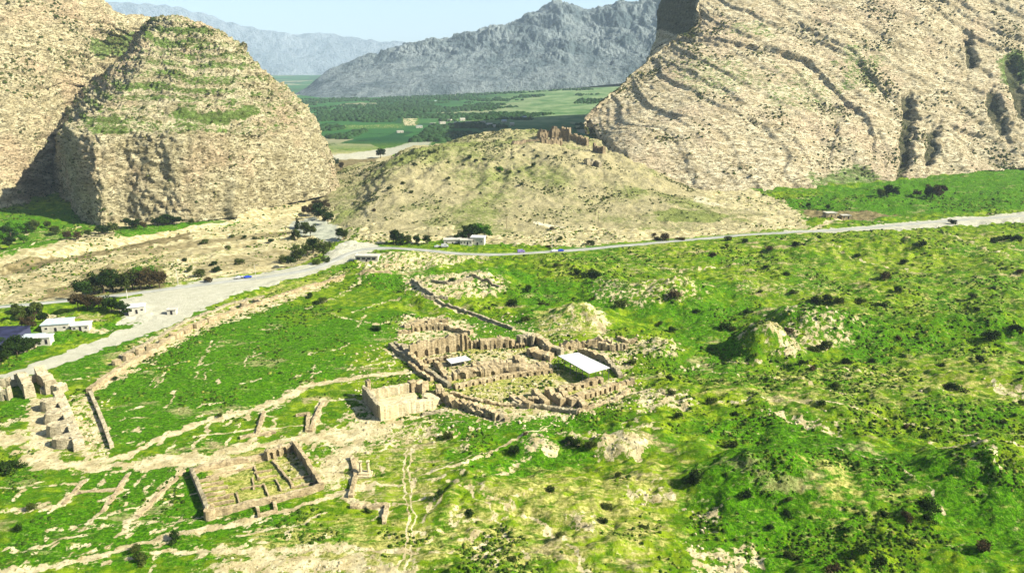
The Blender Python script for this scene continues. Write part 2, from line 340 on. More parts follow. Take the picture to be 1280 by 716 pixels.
LUSH = [
 ([(120,495),(235,415),(330,380),(480,385),(490,430),(400,475),(300,512),(150,560)], 6, 0.72), ([(0,585),(230,585),(250,640),(480,640),(480,690),(0,716)], 8, 0.8), ([(0,495),(40,495),(40,530),(0,535)], 2, 1.0), ([(70,455),(130,430),(200,410),(190,425),(120,470),(70,480)], 3, 0.9),
 ([(0,445),(60,415),(95,420),(10,465)], 3, 0.9), ([(100,415),(150,400),(165,408),(110,425)], 2, 1.0), ([(560,540),(680,530),(740,570),(640,590),(560,600)], 6, 0.7), ([(860,530),(960,520),(1290,600),(1290,730),(840,730),(850,640)], 12, 0.7), ([(410,395),(640,395),(660,360),(780,340),(800,350),(720,420),(640,415),(500,395)], 8, 0.8),
 ([(790,385),(920,385),(930,470),(800,470),(850,430)], 8, 0.6), ([(1000,380),(1290,400),(1290,470),(1080,460),(1060,430)], 10, 0.6), ([(980,252),(1080,230),(1290,208),(1290,262),(1120,268),(1000,265)], 8, 1.0), ([(0,262),(110,262),(120,285),(60,305),(0,320)], 8, 0.9), ([(140,288),(300,270),(300,276),(150,296)], 3, 0.9),
 ([(440,345),(640,330),(660,345),(600,350),(480,380),(430,370)], 6, 0.7), ([(610,560),(660,565),(700,585),(600,600)], 4, 0.8), ([(540,510),(660,515),(760,525),(700,540),(560,550)], 5, 0.7), ([(930,560),(1000,555),(1010,630),(920,650)], 5, 0.9), ([(810,262),(900,262),(900,275),(820,278)], 6, 0.7),
]
WATER = [([(362,280),(385,272),(420,280),(432,298),(418,304),(395,297),(370,292)], 3, 1.0)]
GRAVEL = [([(0,0)],1,0)][:0] + [([(395,193),(440,191),(490,184),(520,176),(548,173),(530,188),(470,198),(400,201)], 8, 0.62), ([(150,374),(250,350),(330,341),(405,328),(415,334),(350,353),(300,366),(240,392),(200,404),(150,404)], 2, 0.9), ([(0,470),(60,447),(130,422),(205,392),(235,385),(245,392),(200,412),(120,440),(60,462),(0,482)], 1.5, 1.0), ([(405,318),(440,300),(475,306),(450,325),(410,335)], 4, 0.8), ([(960,289),(1060,284),(1130,278),(1200,271),(1300,263),(1300,275),(1200,281),(1130,287),(1040,291)], 2, 0.85), ([(145,378),(200,366),(215,388),(160,395)], 3, 0.8)]
BROWN = [([(0,352),(120,330),(235,312),(330,300),(330,306),(235,322),(120,342),(0,366)], 4, 0.5), ([(150,316),(260,300),(370,288),(370,292),(260,306),(150,324)], 3, 0.6), ([(230,330),(300,318),(360,312),(390,318),(340,335),(250,345)], 4, 0.5), ([(60,360),(100,350),(100,368),(40,376)], 4, 0.7), ([(405,200),(470,198),(480,214),(450,240),(410,240)], 10, 0.9), ([(0,350),(130,322),(220,308),(215,330),(120,352),(60,372),(0,380)], 6, 0.45), ([(1000,262),(1130,268),(1090,276),(1010,274)], 4, 0.7), ([(95,340),(210,330),(208,362),(100,372)], 4, 0.6), ([(0,335),(80,316),(240,290),(240,297),(90,326),(0,345)], 3, 0.7)]

# ------------------------------------------------------------------ the ground sheet
NR1, NR2, NC = int(950*Q), 260, int(1500*Q)
yy1 = H / np.tan(np.linspace(math.atan(H / 118.0), math.atan(H / 900.0), NR1))
yy2 = np.geomspace(900.0, 17000.0, NR2 + 1)[1:]
yy = np.concatenate([yy1, yy2])
uu = np.linspace(-1, 1, NC); uu = 0.86 * uu + 0.10 * np.sign(uu) * np.abs(uu) ** 5
X = uu[None, :] * (yy[:, None] + 30.0); Y = np.repeat(yy[:, None], NC, 1)
Z = ground_h(X, Y)
Xf, Yf = X.ravel(), Y.ravel()
near = Yf < 2600
xn, yn = Xf[near], Yf[near]
wob = 1.6 * fbm2(xn, yn, 5, 3, 301); wob2 = 1.6 * fbm2(xn, yn, 5, 3, 401)
grain = np.clip(0.5 + 0.9 * fbm2(xn, yn, 2.6, 4, 511, 0.65), 0, 1)
def paint(list_, k=1.0):
    m = np.zeros(xn.shape)
    for pts, e, s in list_:
        P = polyg(pts); w = min(2.5, e)
        m = np.maximum(m, s * ss(0.30, 0.70, area(xn + wob * w * k, yn + wob2 * w * k, P, e * 2.0)))
    return m
bare = np.zeros(xn.shape)
pathm = np.zeros(xn.shape)
for pts, w, e, s in PATHS:
    m = s * line(xn + wob * (0.35 + e * 0.5) , yn + wob2 * (0.35 + e * 0.5), polyg(pts), w, e)
    bare = np.maximum(bare, m * (0.45 + 1.0 * grain) if s < 0.75 else m * (0.8 + 0.35 * grain))
    if w >= 2.4 and s >= 0.9: pathm = np.maximum(pathm, m)
bare = np.maximum(bare, paint(BARE) * (0.35 + 0.9 * grain))
for (cx, cy), rx, ry, h, sq in MXY[:13]:      # eroded flanks of the dug mounds
    r = np.hypot((xn - cx) / rx, (yn - cy) / ry); bare = np.maximum(bare, 0.5 * ss(1.05, 0.5, r + 0.35 * wob) * (0.3 + grain))
dry = paint(DRY); lush = paint(LUSH); water = paint(WATER); gravel = paint(GRAVEL); brown = paint(BROWN); river = ss(0.4, 0.7, area(xn + wob * 2, yn + wob2 * 2, RIVER, 6))
lev = line(xn + wob, yn + wob2, LEVEE, 6, 3)
bare = np.maximum(bare, lev * 0.95)
valn = ss(0.4, 0.7, area(xn, yn, VALLEY, 10.0)) * ss(1250, 1000, yn)
def full(a):
    o = np.zeros(Xf.shape); o[near] = a; return o
A1 = np.stack([full(bare), full(dry), full(lush), np.ones(Xf.shape)], 1)
A2 = np.stack([full(water), full(gravel), full(brown), np.ones(Xf.shape)], 1)
far = ss(1050, 1300, Yf)
fx_ = Xf
dep = np.zeros(Xf.shape)
fanline = ss(1900, 2600, Yf + 900 * ss(-400, 500, Xf) + 120 * fbm2(Xf, Yf, 300, 3, 9))   # gravel fan to the right
cut = ss(3050, 3200, Yf)
foot = 0.85 * ss(0.3, 0.7, area(xn + 3 * wob, yn + 3 * wob2, polyg([(440,300),(560,300),(640,306),(700,308),(830,298),(960,287),(1010,285),(1000,262),(975,250),(940,236),(860,225),(700,215),(480,245)]), 10)) * (0.55 + 0.6 * grain)
A3 = np.stack([far, ss(-300, 150, Xf - 0.06 * (Yf - 2000) + 60 * fbm2(Xf, Yf, 250, 3, 19)) * ss(1500, 1900, Yf), np.maximum(np.maximum(full(river), full(valn) * 0.55), full(foot)), np.ones(Xf.shape)], 1)

gk = NK('ground_soil_and_grass')
a1, a2, a3 = gk.attr('m1'), gk.attr('m2'), gk.attr('m3')
n_big = gk.noise(0.045, 5, 0.6); n_mid = gk.noise(0.22, 6, 0.65); n_fin = gk.noise(1.1, 5, 0.7); n_tuf = gk.noise(3.2, 3, 0.7)
st = gk.mapc((0.35, 1.0, 1.0)); n_str = gk.noise(0.5, 5, 0.65, st)
lushc = gk.mix(gk.ramp(n_fin, 0.40, 0.62), (0.017, 0.074, 0.0003), (0.068, 0.200, 0.001))
medc = gk.mix(gk.ramp(n_mid, 0.42, 0.60), (0.052, 0.125, 0.001), (0.185, 0.265, 0.008))
medc = gk.mix(gk.ramp(n_fin, 0.52, 0.66), medc, (0.034, 0.092, 0.001))
n_reg = gk.noise(0.013, 4, 0.6)
gl = gk.math('ADD', gk.math('MULTIPLY', a1[2], 0.62), gk.math('ADD', gk.math('MULTIPLY', gk.ramp(n_big, 0.42, 0.62), 0.35), gk.math('MULTIPLY', gk.ramp(n_reg, 0.42, 0.58), 0.45)))
gcol = gk.mix(gk.ramp(gk.math('ADD', gl, gk.math('MULTIPLY', gk.math('SUBTRACT', n_str, 0.5), 1.6)), 0.25, 0.75), medc, lushc)
dryc = gk.mix(gk.ramp(n_fin, 0.38, 0.62), (0.15, 0.17, 0.025), (0.42, 0.39, 0.13))
dm = gk.math('ADD', gk.math('MULTIPLY', a1[1], 0.72), gk.math('MULTIPLY', gk.math('SUBTRACT', n_str, 0.46), 2.3))
gcol = gk.mix(gk.ramp(dm, 0.28, 0.72), gcol, dryc)
n_shr = gk.noise(0.55, 6, 0.75, gk.mapc((0.5, 1.0, 1.0), (0, 0, 0.15)))
gcol = gk.mix(gk.math('MULTIPLY', gk.math('MULTIPLY', gk.ramp(n_shr, 0.54, 0.62), 0.9), gk.ramp(gk.math('ADD', n_big, n_reg), 0.85, 1.15)), gcol, (0.026, 0.062, 0.002))
gcol = gk.mix(gk.math('MULTIPLY', gk.ramp(n_tuf, 0.58, 0.68), 0.55), gcol, (0.30, 0.36, 0.06))
# small pale stones and scrapes everywhere
sp = gk.math('MULTIPLY', gk.ramp(gk.noise(0.8, 4, 0.75, gk.mapc((0.55, 1.0, 1.0), (0, 0, 0.3))), 0.60, 0.70), gk.ramp(n_mid, 0.40, 0.60))
gcol = gk.mix(gk.math('MULTIPLY', sp, 0.85), gcol, (0.46, 0.42, 0.21))
soil = gk.mix(gk.ramp(n_mid, 0.35, 0.65), (0.36, 0.30, 0.16), (0.58, 0.52, 0.32))
gso = gk.math('MULTIPLY', gk.ramp(gk.noise(0.07, 7, 0.72, gk.mapc((0.45, 1.0, 1.0), (0, 0, 0.2))), 0.575, 0.64), gk.math('SUBTRACT', 0.85, gk.math('MULTIPLY', a1[2], 0.45)))
soil = gk.mix(gk.ramp(n_fin, 0.54, 0.66), soil, (0.15, 0.13, 0.035))
bm = gk.math('ADD', a1[0], gk.math('MULTIPLY', gk.math('SUBTRACT', n_fin, 0.5), 1.5))
gcol = gk.mix(gso, gcol, gk.mix(gk.ramp(n_fin, 0.4, 0.6), (0.20, 0.17, 0.07), (0.42, 0.36, 0.19)))
col = gk.mix(gk.ramp(bm, 0.38, 0.62), gcol, soil)
# river terraces: dry scrub soil
rs = gk.mix(gk.ramp(n_str, 0.40, 0.60), (0.27, 0.235, 0.115), (0.52, 0.46, 0.27))
rs = gk.mix(gk.ramp(n_fin, 0.55, 0.70), rs, (0.13, 0.15, 0.045))
rv = gk.math('SUBTRACT', a3[2], gk.math('MULTIPLY', a1[2], 0.8))
col = gk.mix(gk.ramp(gk.math('SUBTRACT', rv, gk.math('MULTIPLY', a1[0], 0.6)), 0.2, 0.5), col, rs)
col = gk.mix(gk.ramp(a2[2], 0.25, 0.75), col, gk.mix(gk.ramp(n_mid, 0.35, 0.62), (0.09, 0.075, 0.03), (0.22, 0.18, 0.09)))
col = gk.mix(gk.ramp(a2[1], 0.35, 0.65), col, gk.mix(gk.ramp(n_mid, 0.3, 0.7), (0.36, 0.355, 0.27), (0.44, 0.43, 0.34)))
col = gk.mix(gk.ramp(a2[0], 0.35, 0.65), col, gk.mix(gk.ramp(n_mid, 0.3, 0.7), (0.26, 0.28, 0.22), (0.36, 0.37, 0.29)))
# cultivated valley beyond the gorge
fv = gk.mapc((1.0, 0.55, 1.0), (0, 0, 0.12))
vc = gk.n.new('ShaderNodeTexVoronoi'); vc.inputs['Scale'].default_value = 0.0065; gk.L(fv, vc.inputs['Vector']); vc.distance = 'CHEBYCHEV'
vsep = gk.n.new('ShaderNodeSeparateColor'); gk.L(vc.outputs['Color'], vsep.inputs[0])
farm = gk.mix(gk.ramp(vsep.outputs[0], 0.25, 0.5), (0.014, 0.060, 0.018), (0.030, 0.105, 0.024))
farm = gk.mix(gk.ramp(vsep.outputs[1], 0.78, 0.84), farm, (0.22, 0.22, 0.13))
farm = gk.mix(gk.ramp(gk.noise(0.02, 5, 0.7, gk.mapc((1, 0.6, 1))), 0.55, 0.68), farm, (0.012, 0.035, 0.012))
fan = gk.mix(gk.ramp(gk.noise(0.012, 6, 0.7), 0.38, 0.62), (0.07, 0.145, 0.05), (0.19, 0.25, 0.12))
fan = gk.mix(gk.ramp(gk.noise(0.03, 4, 0.75, gk.mapc((0.5, 1, 1))), 0.56, 0.66), fan, (0.04, 0.08, 0.03))
farm = gk.mix(a3[1], farm, fan)
col = gk.mix(gk.math('MULTIPLY', a3[0], gk.math('SUBTRACT', 1.0, gk.math('MAXIMUM', a2[1], a1[0]))), col, farm)
hb = gk.math('ADD', gk.math('MULTIPLY', n_fin, 0.7), gk.math('MULTIPLY', n_tuf, 0.35))
gk.bump(hb, 0.9, 0.9)
M_GROUND = gk.out(col)

idx = np.arange(X.size).reshape(X.shape)
quads = np.stack([idx[:-1, :-1], idx[:-1, 1:], idx[1:, 1:], idx[1:, :-1]], -1).reshape(-1, 4)
VG = np.stack([Xf, Yf, Z.ravel()], 1)
cls = np.zeros(len(Xf), int)
cls[(full(pathm) > 0.5)] = 1
cls[(full(gravel) > 0.5) & (Yf < 900)] = 2
cls[(full(water) > 0.5)] = 3
cls[(full(river) > 0.5) & (cls == 0) & (Yf < 900)] = 4
qc = cls[quads[:, 0]]
for c, nm in enumerate(['ground', 'footpath', 'gravel_track', 'river_water', 'riverbed']):
    q = quads[qc == c]
    if not len(q): continue
    used, inv = np.unique(q, return_inverse=True)
    o = mesh_np(nm, VG[used], inv.reshape(-1, 4), M_GROUND, smooth=True, attrs={'m1': A1[used], 'm2': A2[used], 'm3': A3[used]})
    tag(o, kind='structure')

# ------------------------------------------------------------------ mountains
def catmull(C, t):
    """C: (n, ..., 3) control rows, t in [0, n-1]"""
    n = len(C); i = np.clip(np.floor(t).astype(int), 0, n - 2); f = t - i
    g = lambda k: C[np.clip(k, 0, n - 1)]
    p0, p1, p2, p3 = g(i - 1), g(i), g(i + 1), g(i + 2)
    f = f.reshape((-1,) + (1,) * (C.ndim - 1))
    return 0.5 * ((2 * p1) + (p2 - p0) * f + (2 * p0 - 5 * p1 + 4 * p2 - p3) * f * f + (3 * p1 - p0 - 3 * p2 + p3) * f ** 3)
def params(C, n):
    L = np.linalg.norm(np.diff(C, axis=0), axis=-1).mean(axis=tuple(range(1, C.ndim - 1))); L = np.maximum(L, L.max() * 0.15)
    cum = np.concatenate([[0], np.cumsum(L)]); return np.interp(np.linspace(0, cum[-1], n), cum, np.arange(len(cum)))
def normals(P):
    du = np.gradient(P, axis=1); dv = np.gradient(P, axis=0); N = np.cross(du, dv)
    return N / (np.linalg.norm(N, axis=-1, keepdims=True) + 1e-9)
def sheet(net, nr, nc):
    """net: rows (bottom to top) of (px, py, distance) seen in the photo -> dense surface"""
    C = np.array([[at_dist(*p) for p in row] for row in net])
    A = catmull(C, params(C, nr)); B = catmull(A.transpose(1, 0, 2), params(C.transpose(1, 0, 2), nc)).transpose(1, 0, 2)
    return B
def outward(P):
    N = normals(P); c = P.mean((0, 1)) - np.array([0, 0, H])
    if (N.mean((0, 1)) * c).sum() > 0: N = -N
    return N
def link_sheet(name, P, mat, attrs=None):
    r, c, _ = P.shape; idx = np.arange(r * c).reshape(r, c)
    q = np.stack([idx[:-1, :-1], idx[:-1, 1:], idx[1:, 1:], idx[1:, :-1]], -1).reshape(-1, 4)
    o = mesh_np(name, P.reshape(-1, 3), q, mat, smooth=True, attrs={k: v.reshape(-1, 4) for k, v in (attrs or {}).items()})
    return tag(o, kind='structure')
def blocky(n, k):                    # soft terracing of a scalar field
    f = n - np.floor(n); return np.floor(n) + ss(0.5 - k, 0.5 + k, f)

def rock_material(name, base, pale, pink, darkc, bed=(1, 1, 1), bedrot=(0, 0, 0), spk=0.35, green=(0.07, 0.13, 0.02), bs=1.0):
    k = NK(name); a = k.attr('m1')
    v = k.mapc(bed, bedrot)
    big = k.noise(0.016, 5, 0.6); mid = k.noise(0.10, 6, 0.65, v); fin = k.noise(spk, 6, 0.72, v); fi2 = k.noise(spk * 3.1, 4, 0.7, v)
    c = k.mix(k.ramp(mid, 0.36, 0.62), base, pale)
    c = k.mix(k.math('MULTIPLY', k.ramp(big, 0.50, 0.66), 0.7), c, pink)
    c = k.mix(k.math('MULTIPLY', k.ramp(fin, 0.525, 0.60), 0.9), c, darkc)
    c = k.mix(k.math('MULTIPLY', k.ramp(fi2, 0.57, 0.66), 0.75), c, tuple(x * 0.6 for x in darkc))
    ck = k.noise(spk * 0.42, 5, 0.62, k.mapc((bed[0] * 0.8, bed[1] * 0.8, bed[2] * 1.1), bedrot), 0.6)
    ckl = k.ramp(k.math('ABSOLUTE', k.math('SUBTRACT', ck, 0.5)), 0.022, 0.004)
    c = k.mix(k.math('MULTIPLY', k.math('MULTIPLY', ckl, k.ramp(mid, 0.36, 0.52)), 0.8), c, tuple(x * 0.75 for x in darkc))
    c = k.mix(k.math('MULTIPLY', k.ramp(k.noise(0.045, 4, 0.6, v), 0.50, 0.64), 0.30), c, tuple(x * 0.62 for x in base))
    g = k.ramp(k.math('ADD', a[0], k.math('MULTIPLY', k.math('SUBTRACT', fin, 0.5), 2.2)), 0.35, 0.65)
    gc = k.mix(k.ramp(mid, 0.4, 0.6), green, tuple(x * 2.0 for x in green))
    c = k.mix(k.math('MULTIPLY', g, 0.85), c, gc)
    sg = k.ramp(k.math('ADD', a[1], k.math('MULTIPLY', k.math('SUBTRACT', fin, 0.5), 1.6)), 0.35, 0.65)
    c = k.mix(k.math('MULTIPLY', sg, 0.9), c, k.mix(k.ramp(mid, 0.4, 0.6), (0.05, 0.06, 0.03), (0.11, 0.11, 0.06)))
    k.bump(k.math('SUBTRACT', k.math('ADD', fin, k.math('MULTIPLY', fi2, 0.35)), k.math('MULTIPLY', ckl, 0.25)), 1.0, 4.6 * bs)
    return k.out(c)
def px_blob(P, cx, cy, rx, ry, jit=0.0, seed=0):
    """1 near a place on the slope (given where it shows in the photo), used to seed grass patches and gullies"""
    x, y = proj(P); r = np.hypot((x - cx) / rx, (y - cy) / ry)
    if jit: r = r + jit * fbm3(P, 25, 3, seed)
    return ss(1.0, 0.5, r)
def px_line(P, pts, w):
    x, y = proj(P); return ss(w, w * 0.25, dist_line(x.ravel(), y.ravel(), np.array(pts, float), w * 2).reshape(x.shape))
one = lambda P: np.ones(P.shape[:2])

# ---- left massif, rear slope
net = [
 [(-330,330,560),(-150,318,570),(-20,300,585),(50,290,640),(100,280,760),(150,270,900),(260,262,1000)],
 [(-330,220,600),(-150,220,620),(-20,235,620),(45,215,690),(88,190,800),(140,190,930),(250,190,1020)],
 [(-330,110,650),(-150,110,680),(-30,130,690),(40,130,740),(85,125,830),(140,120,950),(240,120,1040)],
 [(-330,10,720),(-150,20,760),(-30,45,790),(40,50,820),(95,50,880),(150,55,970),(230,55,1060)],
 [(-330,-110,820),(-160,-100,860),(-30,-60,900),(40,-35,930),(105,-6,960),(150,27,1000),(225,30,1080)],
 [(-330,-90,1000),(-160,-80,1050),(-30,-40,1100),(40,-20,1130),(105,20,1160),(160,50,1200),(230,50,1260)],
 [(-330,150,1300),(-160,150,1300),(-30,150,1350),(40,150,1400),(105,150,1400),(160,150,1400),(230,150,1400)]]
P = sheet(net, int(620*Q), int(620*Q)); N = outward(P)
q = P[..., 2] * 0.9 + 0.25 * P[..., 0] + 10 * fbm3(P, 60, 3, 3)
P2 = P + N * (14 * fbm3(P, 130, 3, 1)[..., None]) + N * (3.0 * fbm3(P, 34, 5, 2, 0.55, True)[..., None])
P2 += N * ((2.0 * (blocky(q / 11, 0.16) - q / 11) + 1.1 * (blocky(q / 4.1, 0.2) - q / 4.1))[..., None] * 2.0)
P2 += N * (1.1 * fbm3(P, 6, 4, 7, 0.6)[..., None])
g = np.maximum.reduce([0.8 * px_blob(P, 150, 60, 70, 22, 0.4, 5), 0.9 * px_blob(P, 50, 268, 60, 14, 0.3, 6), 0.35 + 0.3 * fbm3(P, 50, 3, 8) - 0.3 * one(P)])
LM = rock_material('left_massif_rock', (0.48, 0.41, 0.235), (0.76, 0.685, 0.43), (0.66, 0.50, 0.32), (0.11, 0.095, 0.04), (1, 1, 2.2), (0, 0, 0), 0.30)
A = np.stack([g, 0 * g, 0 * g, one(P)], -1)
link_sheet('mountain_slope', P2, LM, {'m1': A}); LEFT_REAR = P2

# ---- left massif, front dome with its cliff
net = [
 [(45,262,800),(60,266,730),(104,279,560),(160,283,556),(230,279,560),(300,270,590),(360,256,640),(405,245,680),(432,238,715),(430,226,760),(410,222,900)],
 [(35,232,820),(52,226,740),(97,222,566),(160,222,562),(230,220,566),(300,215,596),(360,208,645),(400,208,684),(423,212,716),(424,205,770),(405,205,920)],
 [(35,176,840),(55,172,750),(92,168,576),(160,164,570),(230,163,574),(300,163,604),(350,165,650),(385,170,690),(408,178,720),(408,172,780),(392,175,940)],
 [(50,156,870),(72,154,780),(102,154,606),(162,153,600),(232,156,604),(300,158,628),(345,152,664),(374,148,700),(392,152,730),(392,148,790),(378,150,950)],
 [(85,122,900),(108,118,820),(128,118,660),(178,118,648),(235,118,650),(292,118,664),(332,116,690),(355,114,712),(368,118,738),(368,116,800),(355,120,970)],
 [(125,84,950),(142,78,880),(160,76,715),(198,76,700),(238,76,698),(280,76,706),(310,78,718),(328,84,730),(338,90,748),(338,90,820),(326,96,980)],
 [(160,46,900),(172,42,850),(182,40,770),(206,42,750),(236,44,748),(266,46,750),(290,54,756),(304,60,762),(312,66,770),(312,68,850),(300,74,1000)],
 [(178,36,930),(184,30,900),(196,22,820),(213,18,800),(232,22,800),(254,30,800),(272,38,800),(284,44,800),(292,50,800),(290,54,880),(280,60,1010)],
 [(180,60,1000),(186,60,990),(198,50,960),(213,50,940),(232,50,940),(252,56,940),(270,60,940),(282,66,930),(290,70,930),(288,74,960),(280,78,1040)],
 [(150,150,1150),(170,150,1150),(190,150,1150),(213,150,1150),(232,150,1150),(252,150,1150),(270,150,1150),(282,150,1150),(290,150,1150),(300,150,1150),(300,150,1150)]]
P = sheet(net, int(700*Q), int(760*Q)); N = outward(P)
cliff = ss(0, 1, (66 - P[..., 2]) / 6.0 + 0.5)
q = P[..., 2] + 5 * fbm3(P, 70, 3, 3) + 0.06 * P[..., 0]
P2 = P + N * (8 * fbm3(P, 90, 3, 21)[..., None] * (1 - 0.35 * cliff[..., None]))
gul = 4.0 * fbm3(P, 26, 4, 22, 0.6, True, (1, 1, 0.30))
P2 += N * ((gul * (0.45 + 0.55 * ss(290, 350, proj(P)[0])))[..., None])
P2 += N * (1.2 * fbm3(P, 9, 5, 23, 0.66, True)[..., None])
P2 += N * ((1.7 * (blocky(q / 10.5, 0.12) - q / 10.5) + 1.0 * (blocky(q / 3.7, 0.18) - q / 3.7))[..., None] * (1.8 - 1.4 * cliff)[..., None] * np.clip(0.6 + 1.2 * fbm3(P, 45, 3, 29), 0, 1.4)[..., None])
P2 -= N * (7 * px_line(P, [(296,232),(291,250),(293,268)], 11)[..., None])
P2 -= N * (4 * px_line(P, [(384,188),(388,215),(384,240)], 4)[..., None])
P2 -= N * (3 * px_line(P, [(336,170),(340,205),(338,245)], 5)[..., None])
P2 += N * (1.25 * fbm3(P, 4.2, 3, 27, 0.6)[..., None])
g = np.maximum.reduce([0.95 * px_blob(P, 270, 145, 80, 20, 0.5, 5), 0.7 * px_blob(P, 190, 105, 90, 30, 0.6, 6), 0.8 * px_blob(P, 222, 42, 60, 20, 0.5, 7),
                       0.75 * px_blob(P, 120, 158, 60, 30, 0.5, 8), 0.62 * px_blob(P, 235, 90, 100, 60, 0.5, 9), 0.6 * px_blob(P, 110, 110, 60, 60, 0.5, 4)]) * (1 - 0.75 * cliff)
lf = q / 10.5 - np.floor(q / 10.5); g = np.maximum(g, 0.46 * (1 - cliff)); g = g - 0.45 * ss(0.30, 0.5, lf) * ss(0.95, 0.75, lf) - 0.25 * np.clip(fbm3(P, 18, 3, 411), 0, 1)
A = np.stack([g, 0 * g, 0 * g, one(P)], -1)
DM = rock_material('dome_rock', (0.45, 0.395, 0.225), (0.72, 0.655, 0.42), (0.64, 0.48, 0.31), (0.10, 0.085, 0.035), (0.8, 0.8, 1.7), (0, 0, 0), 0.36, (0.06, 0.12, 0.012))
link_sheet('mountain_dome', P2, DM, {'m1': A}); DOME = P2

# ---- right mountain: dip slope with diagonal beds
net = [
 [(770,175,1350),(736,168,905),(768,200,800),(815,228,730),(868,250,690),(930,251,680),(1000,243,700),(1070,234,735),(1150,227,790),(1230,217,850),(1320,210,880),(1450,205,900),(1650,205,900)],
 [(790,130,1380),(738,146,930),(790,165,850),(840,190,790),(888,212,745),(945,216,735),(1010,212,755),(1080,205,790),(1155,197,840),(1235,190,890),(1325,182,910),(1450,175,930),(1650,175,930)],
 [(815,100,1400),(780,114,965),(818,128,905),(862,145,860),(906,162,830),(958,172,815),(1018,172,830),(1085,166,860),(1160,158,900),(1240,148,935),(1330,140,960),(1450,130,980),(1650,130,980)],
 [(830,85,1410),(806,90,1000),(842,92,960),(885,100,930),(925,112,905),(972,124,895),(1028,126,905),(1092,120,925),(1165,112,955),(1245,102,985),(1332,92,1010),(1450,80,1030),(1650,80,1030)],
 [(826,66,1420),(826,69,1035),(862,66,1000),(902,68,975),(940,74,960),(984,80,955),(1038,80,965),(1100,74,985),(1170,66,1010),(1248,56,1035),(1334,44,1060),(1450,30,1080),(1650,30,1080)],
 [(824,30,1440),(868,36,1050),(890,34,1030),(920,34,1020),(955,36,1015),(996,38,1015),(1048,36,1025),(1106,30,1045),(1176,20,1065),(1252,8,1090),(1336,-8,1110),(1450,-20,1130),(1650,-20,1130)],
 [(826,-5,1460),(873,-2,1085),(895,-6,1080),(925,-8,1080),(965,-8,1080),(1006,-8,1085),(1058,-12,1095),(1112,-20,1110),(1182,-30,1130),(1256,-42,1150),(1338,-60,1170),(1450,-80,1190),(1650,-80,1190)],
 [(840,-60,1500),(890,-70,1160),(915,-74,1160),(945,-78,1160),(980,-80,1170),(1020,-85,1180),(1070,-92,1190),(1120,-100,1200),(1190,-115,1210),(1262,-130,1230),(1342,-150,1250),(1450,-170,1270),(1650,-170,1270)],
 [(860,-50,1700),(900,-55,1500),(930,-60,1500),(960,-60,1500),(990,-65,1500),(1030,-70,1500),(1080,-80,1500),(1130,-80,1500),(1200,-90,1500),(1270,-100,1500),(1350,-110,1500),(1450,-120,1500),(1650,-120,1500)],
 [(900,120,2200),(940,120,2200),(960,120,2200),(990,120,2200),(1010,120,2200),(1040,120,2200),(1090,120,2200),(1140,120,2200),(1200,120,2200),(1270,120,2200),(1350,120,2200),(1450,120,2200),(1650,120,2200)]]
lerp = lambda A_, B_, f: tuple(u_ + (v_ - u_) * f for u_, v_ in zip(A_, B_))
net = [[r_[0], lerp(r_[0], r_[1], 0.93), r_[1], lerp(r_[1], r_[2], 0.15)] + r_[2:] for r_ in net]     # keep the mountain's left arris crisp
P = sheet(net, int(720*Q), int(960*Q)); N = outward(P)
P2 = P + N * (16 * fbm3(P, 190, 3, 41)[..., None])
q = 0.50 * P[..., 0] + 0.86 * P[..., 2] - 0.16 * P[..., 1] + 16 * fbm3(P, 160, 3, 43) + 1.2 * fbm3(P, 25, 3, 44)
P2 += N * ((1.6 * (blocky(q / 31, 0.05) - q / 31) + 0.55 * (blocky(q / 8.3, 0.10) - q / 8.3))[..., None] * 1.7)
P2 += N * (0.75 * fbm3(P, 12, 5, 46, 0.62, True)[..., None])
P2 += N * (0.7 * fbm3(P, 5, 3, 48, 0.6)[..., None])
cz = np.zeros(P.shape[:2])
def scarp(pts, A_, w=45.0):
    x_, y_ = proj(P); x_ = x_ + 4 * fbm3(P, 30, 4, 311, 0.6); y_ = y_ + 4 * fbm3(P, 30, 4, 312, 0.6); pts = np.array(pts, float); best = np.full(x_.shape, 1e9); sg_ = np.zeros(x_.shape)
    for (xa, ya), (xb, yb) in zip(pts[:-1], pts[1:]):
        dx, dy = xb - xa, yb - ya; t_ = np.clip(((x_ - xa) * dx + (y_ - ya) * dy) / (dx * dx + dy * dy), 0, 1); ex, ey = x_ - xa - t_ * dx, y_ - ya - t_ * dy
        d_ = np.hypot(ex, ey); s_ = np.sign(dx * ey - dy * ex); m_ = d_ < best; best[m_] = d_[m_]; sg_[m_] = s_[m_]
    sd_ = -best * sg_; return A_ * ss(-1.2, 0.8, sd_) * np.exp(-np.maximum(sd_, 0) / w) * ss(w * 1.6, w, best)
for pts_, A_ in [([(845,52),(900,52),(960,62),(1010,78),(1045,110),(1068,140),(1085,170)], 3.9), ([(860,95),(905,112),(940,145),(985,182)], 2.2), ([(1010,40),(1060,70),(1105,110),(1150,140),(1200,160)], 3.3), ([(1150,-10),(1200,15),(1250,42),(1310,62)], 4.4), ([(1000,100),(1030,130),(1046,165),(1040,190)], 2.2), ([(905,20),(960,30),(1010,40)], 2.2), ([(1120,150),(1145,180),(1150,220)], 2.2), ([(800,125),(840,150),(880,190)], 1.7), ([(1180,150),(1230,172),(1275,200)], 2.2)]:
    P2 += N * scarp(pts_, A_)[..., None]
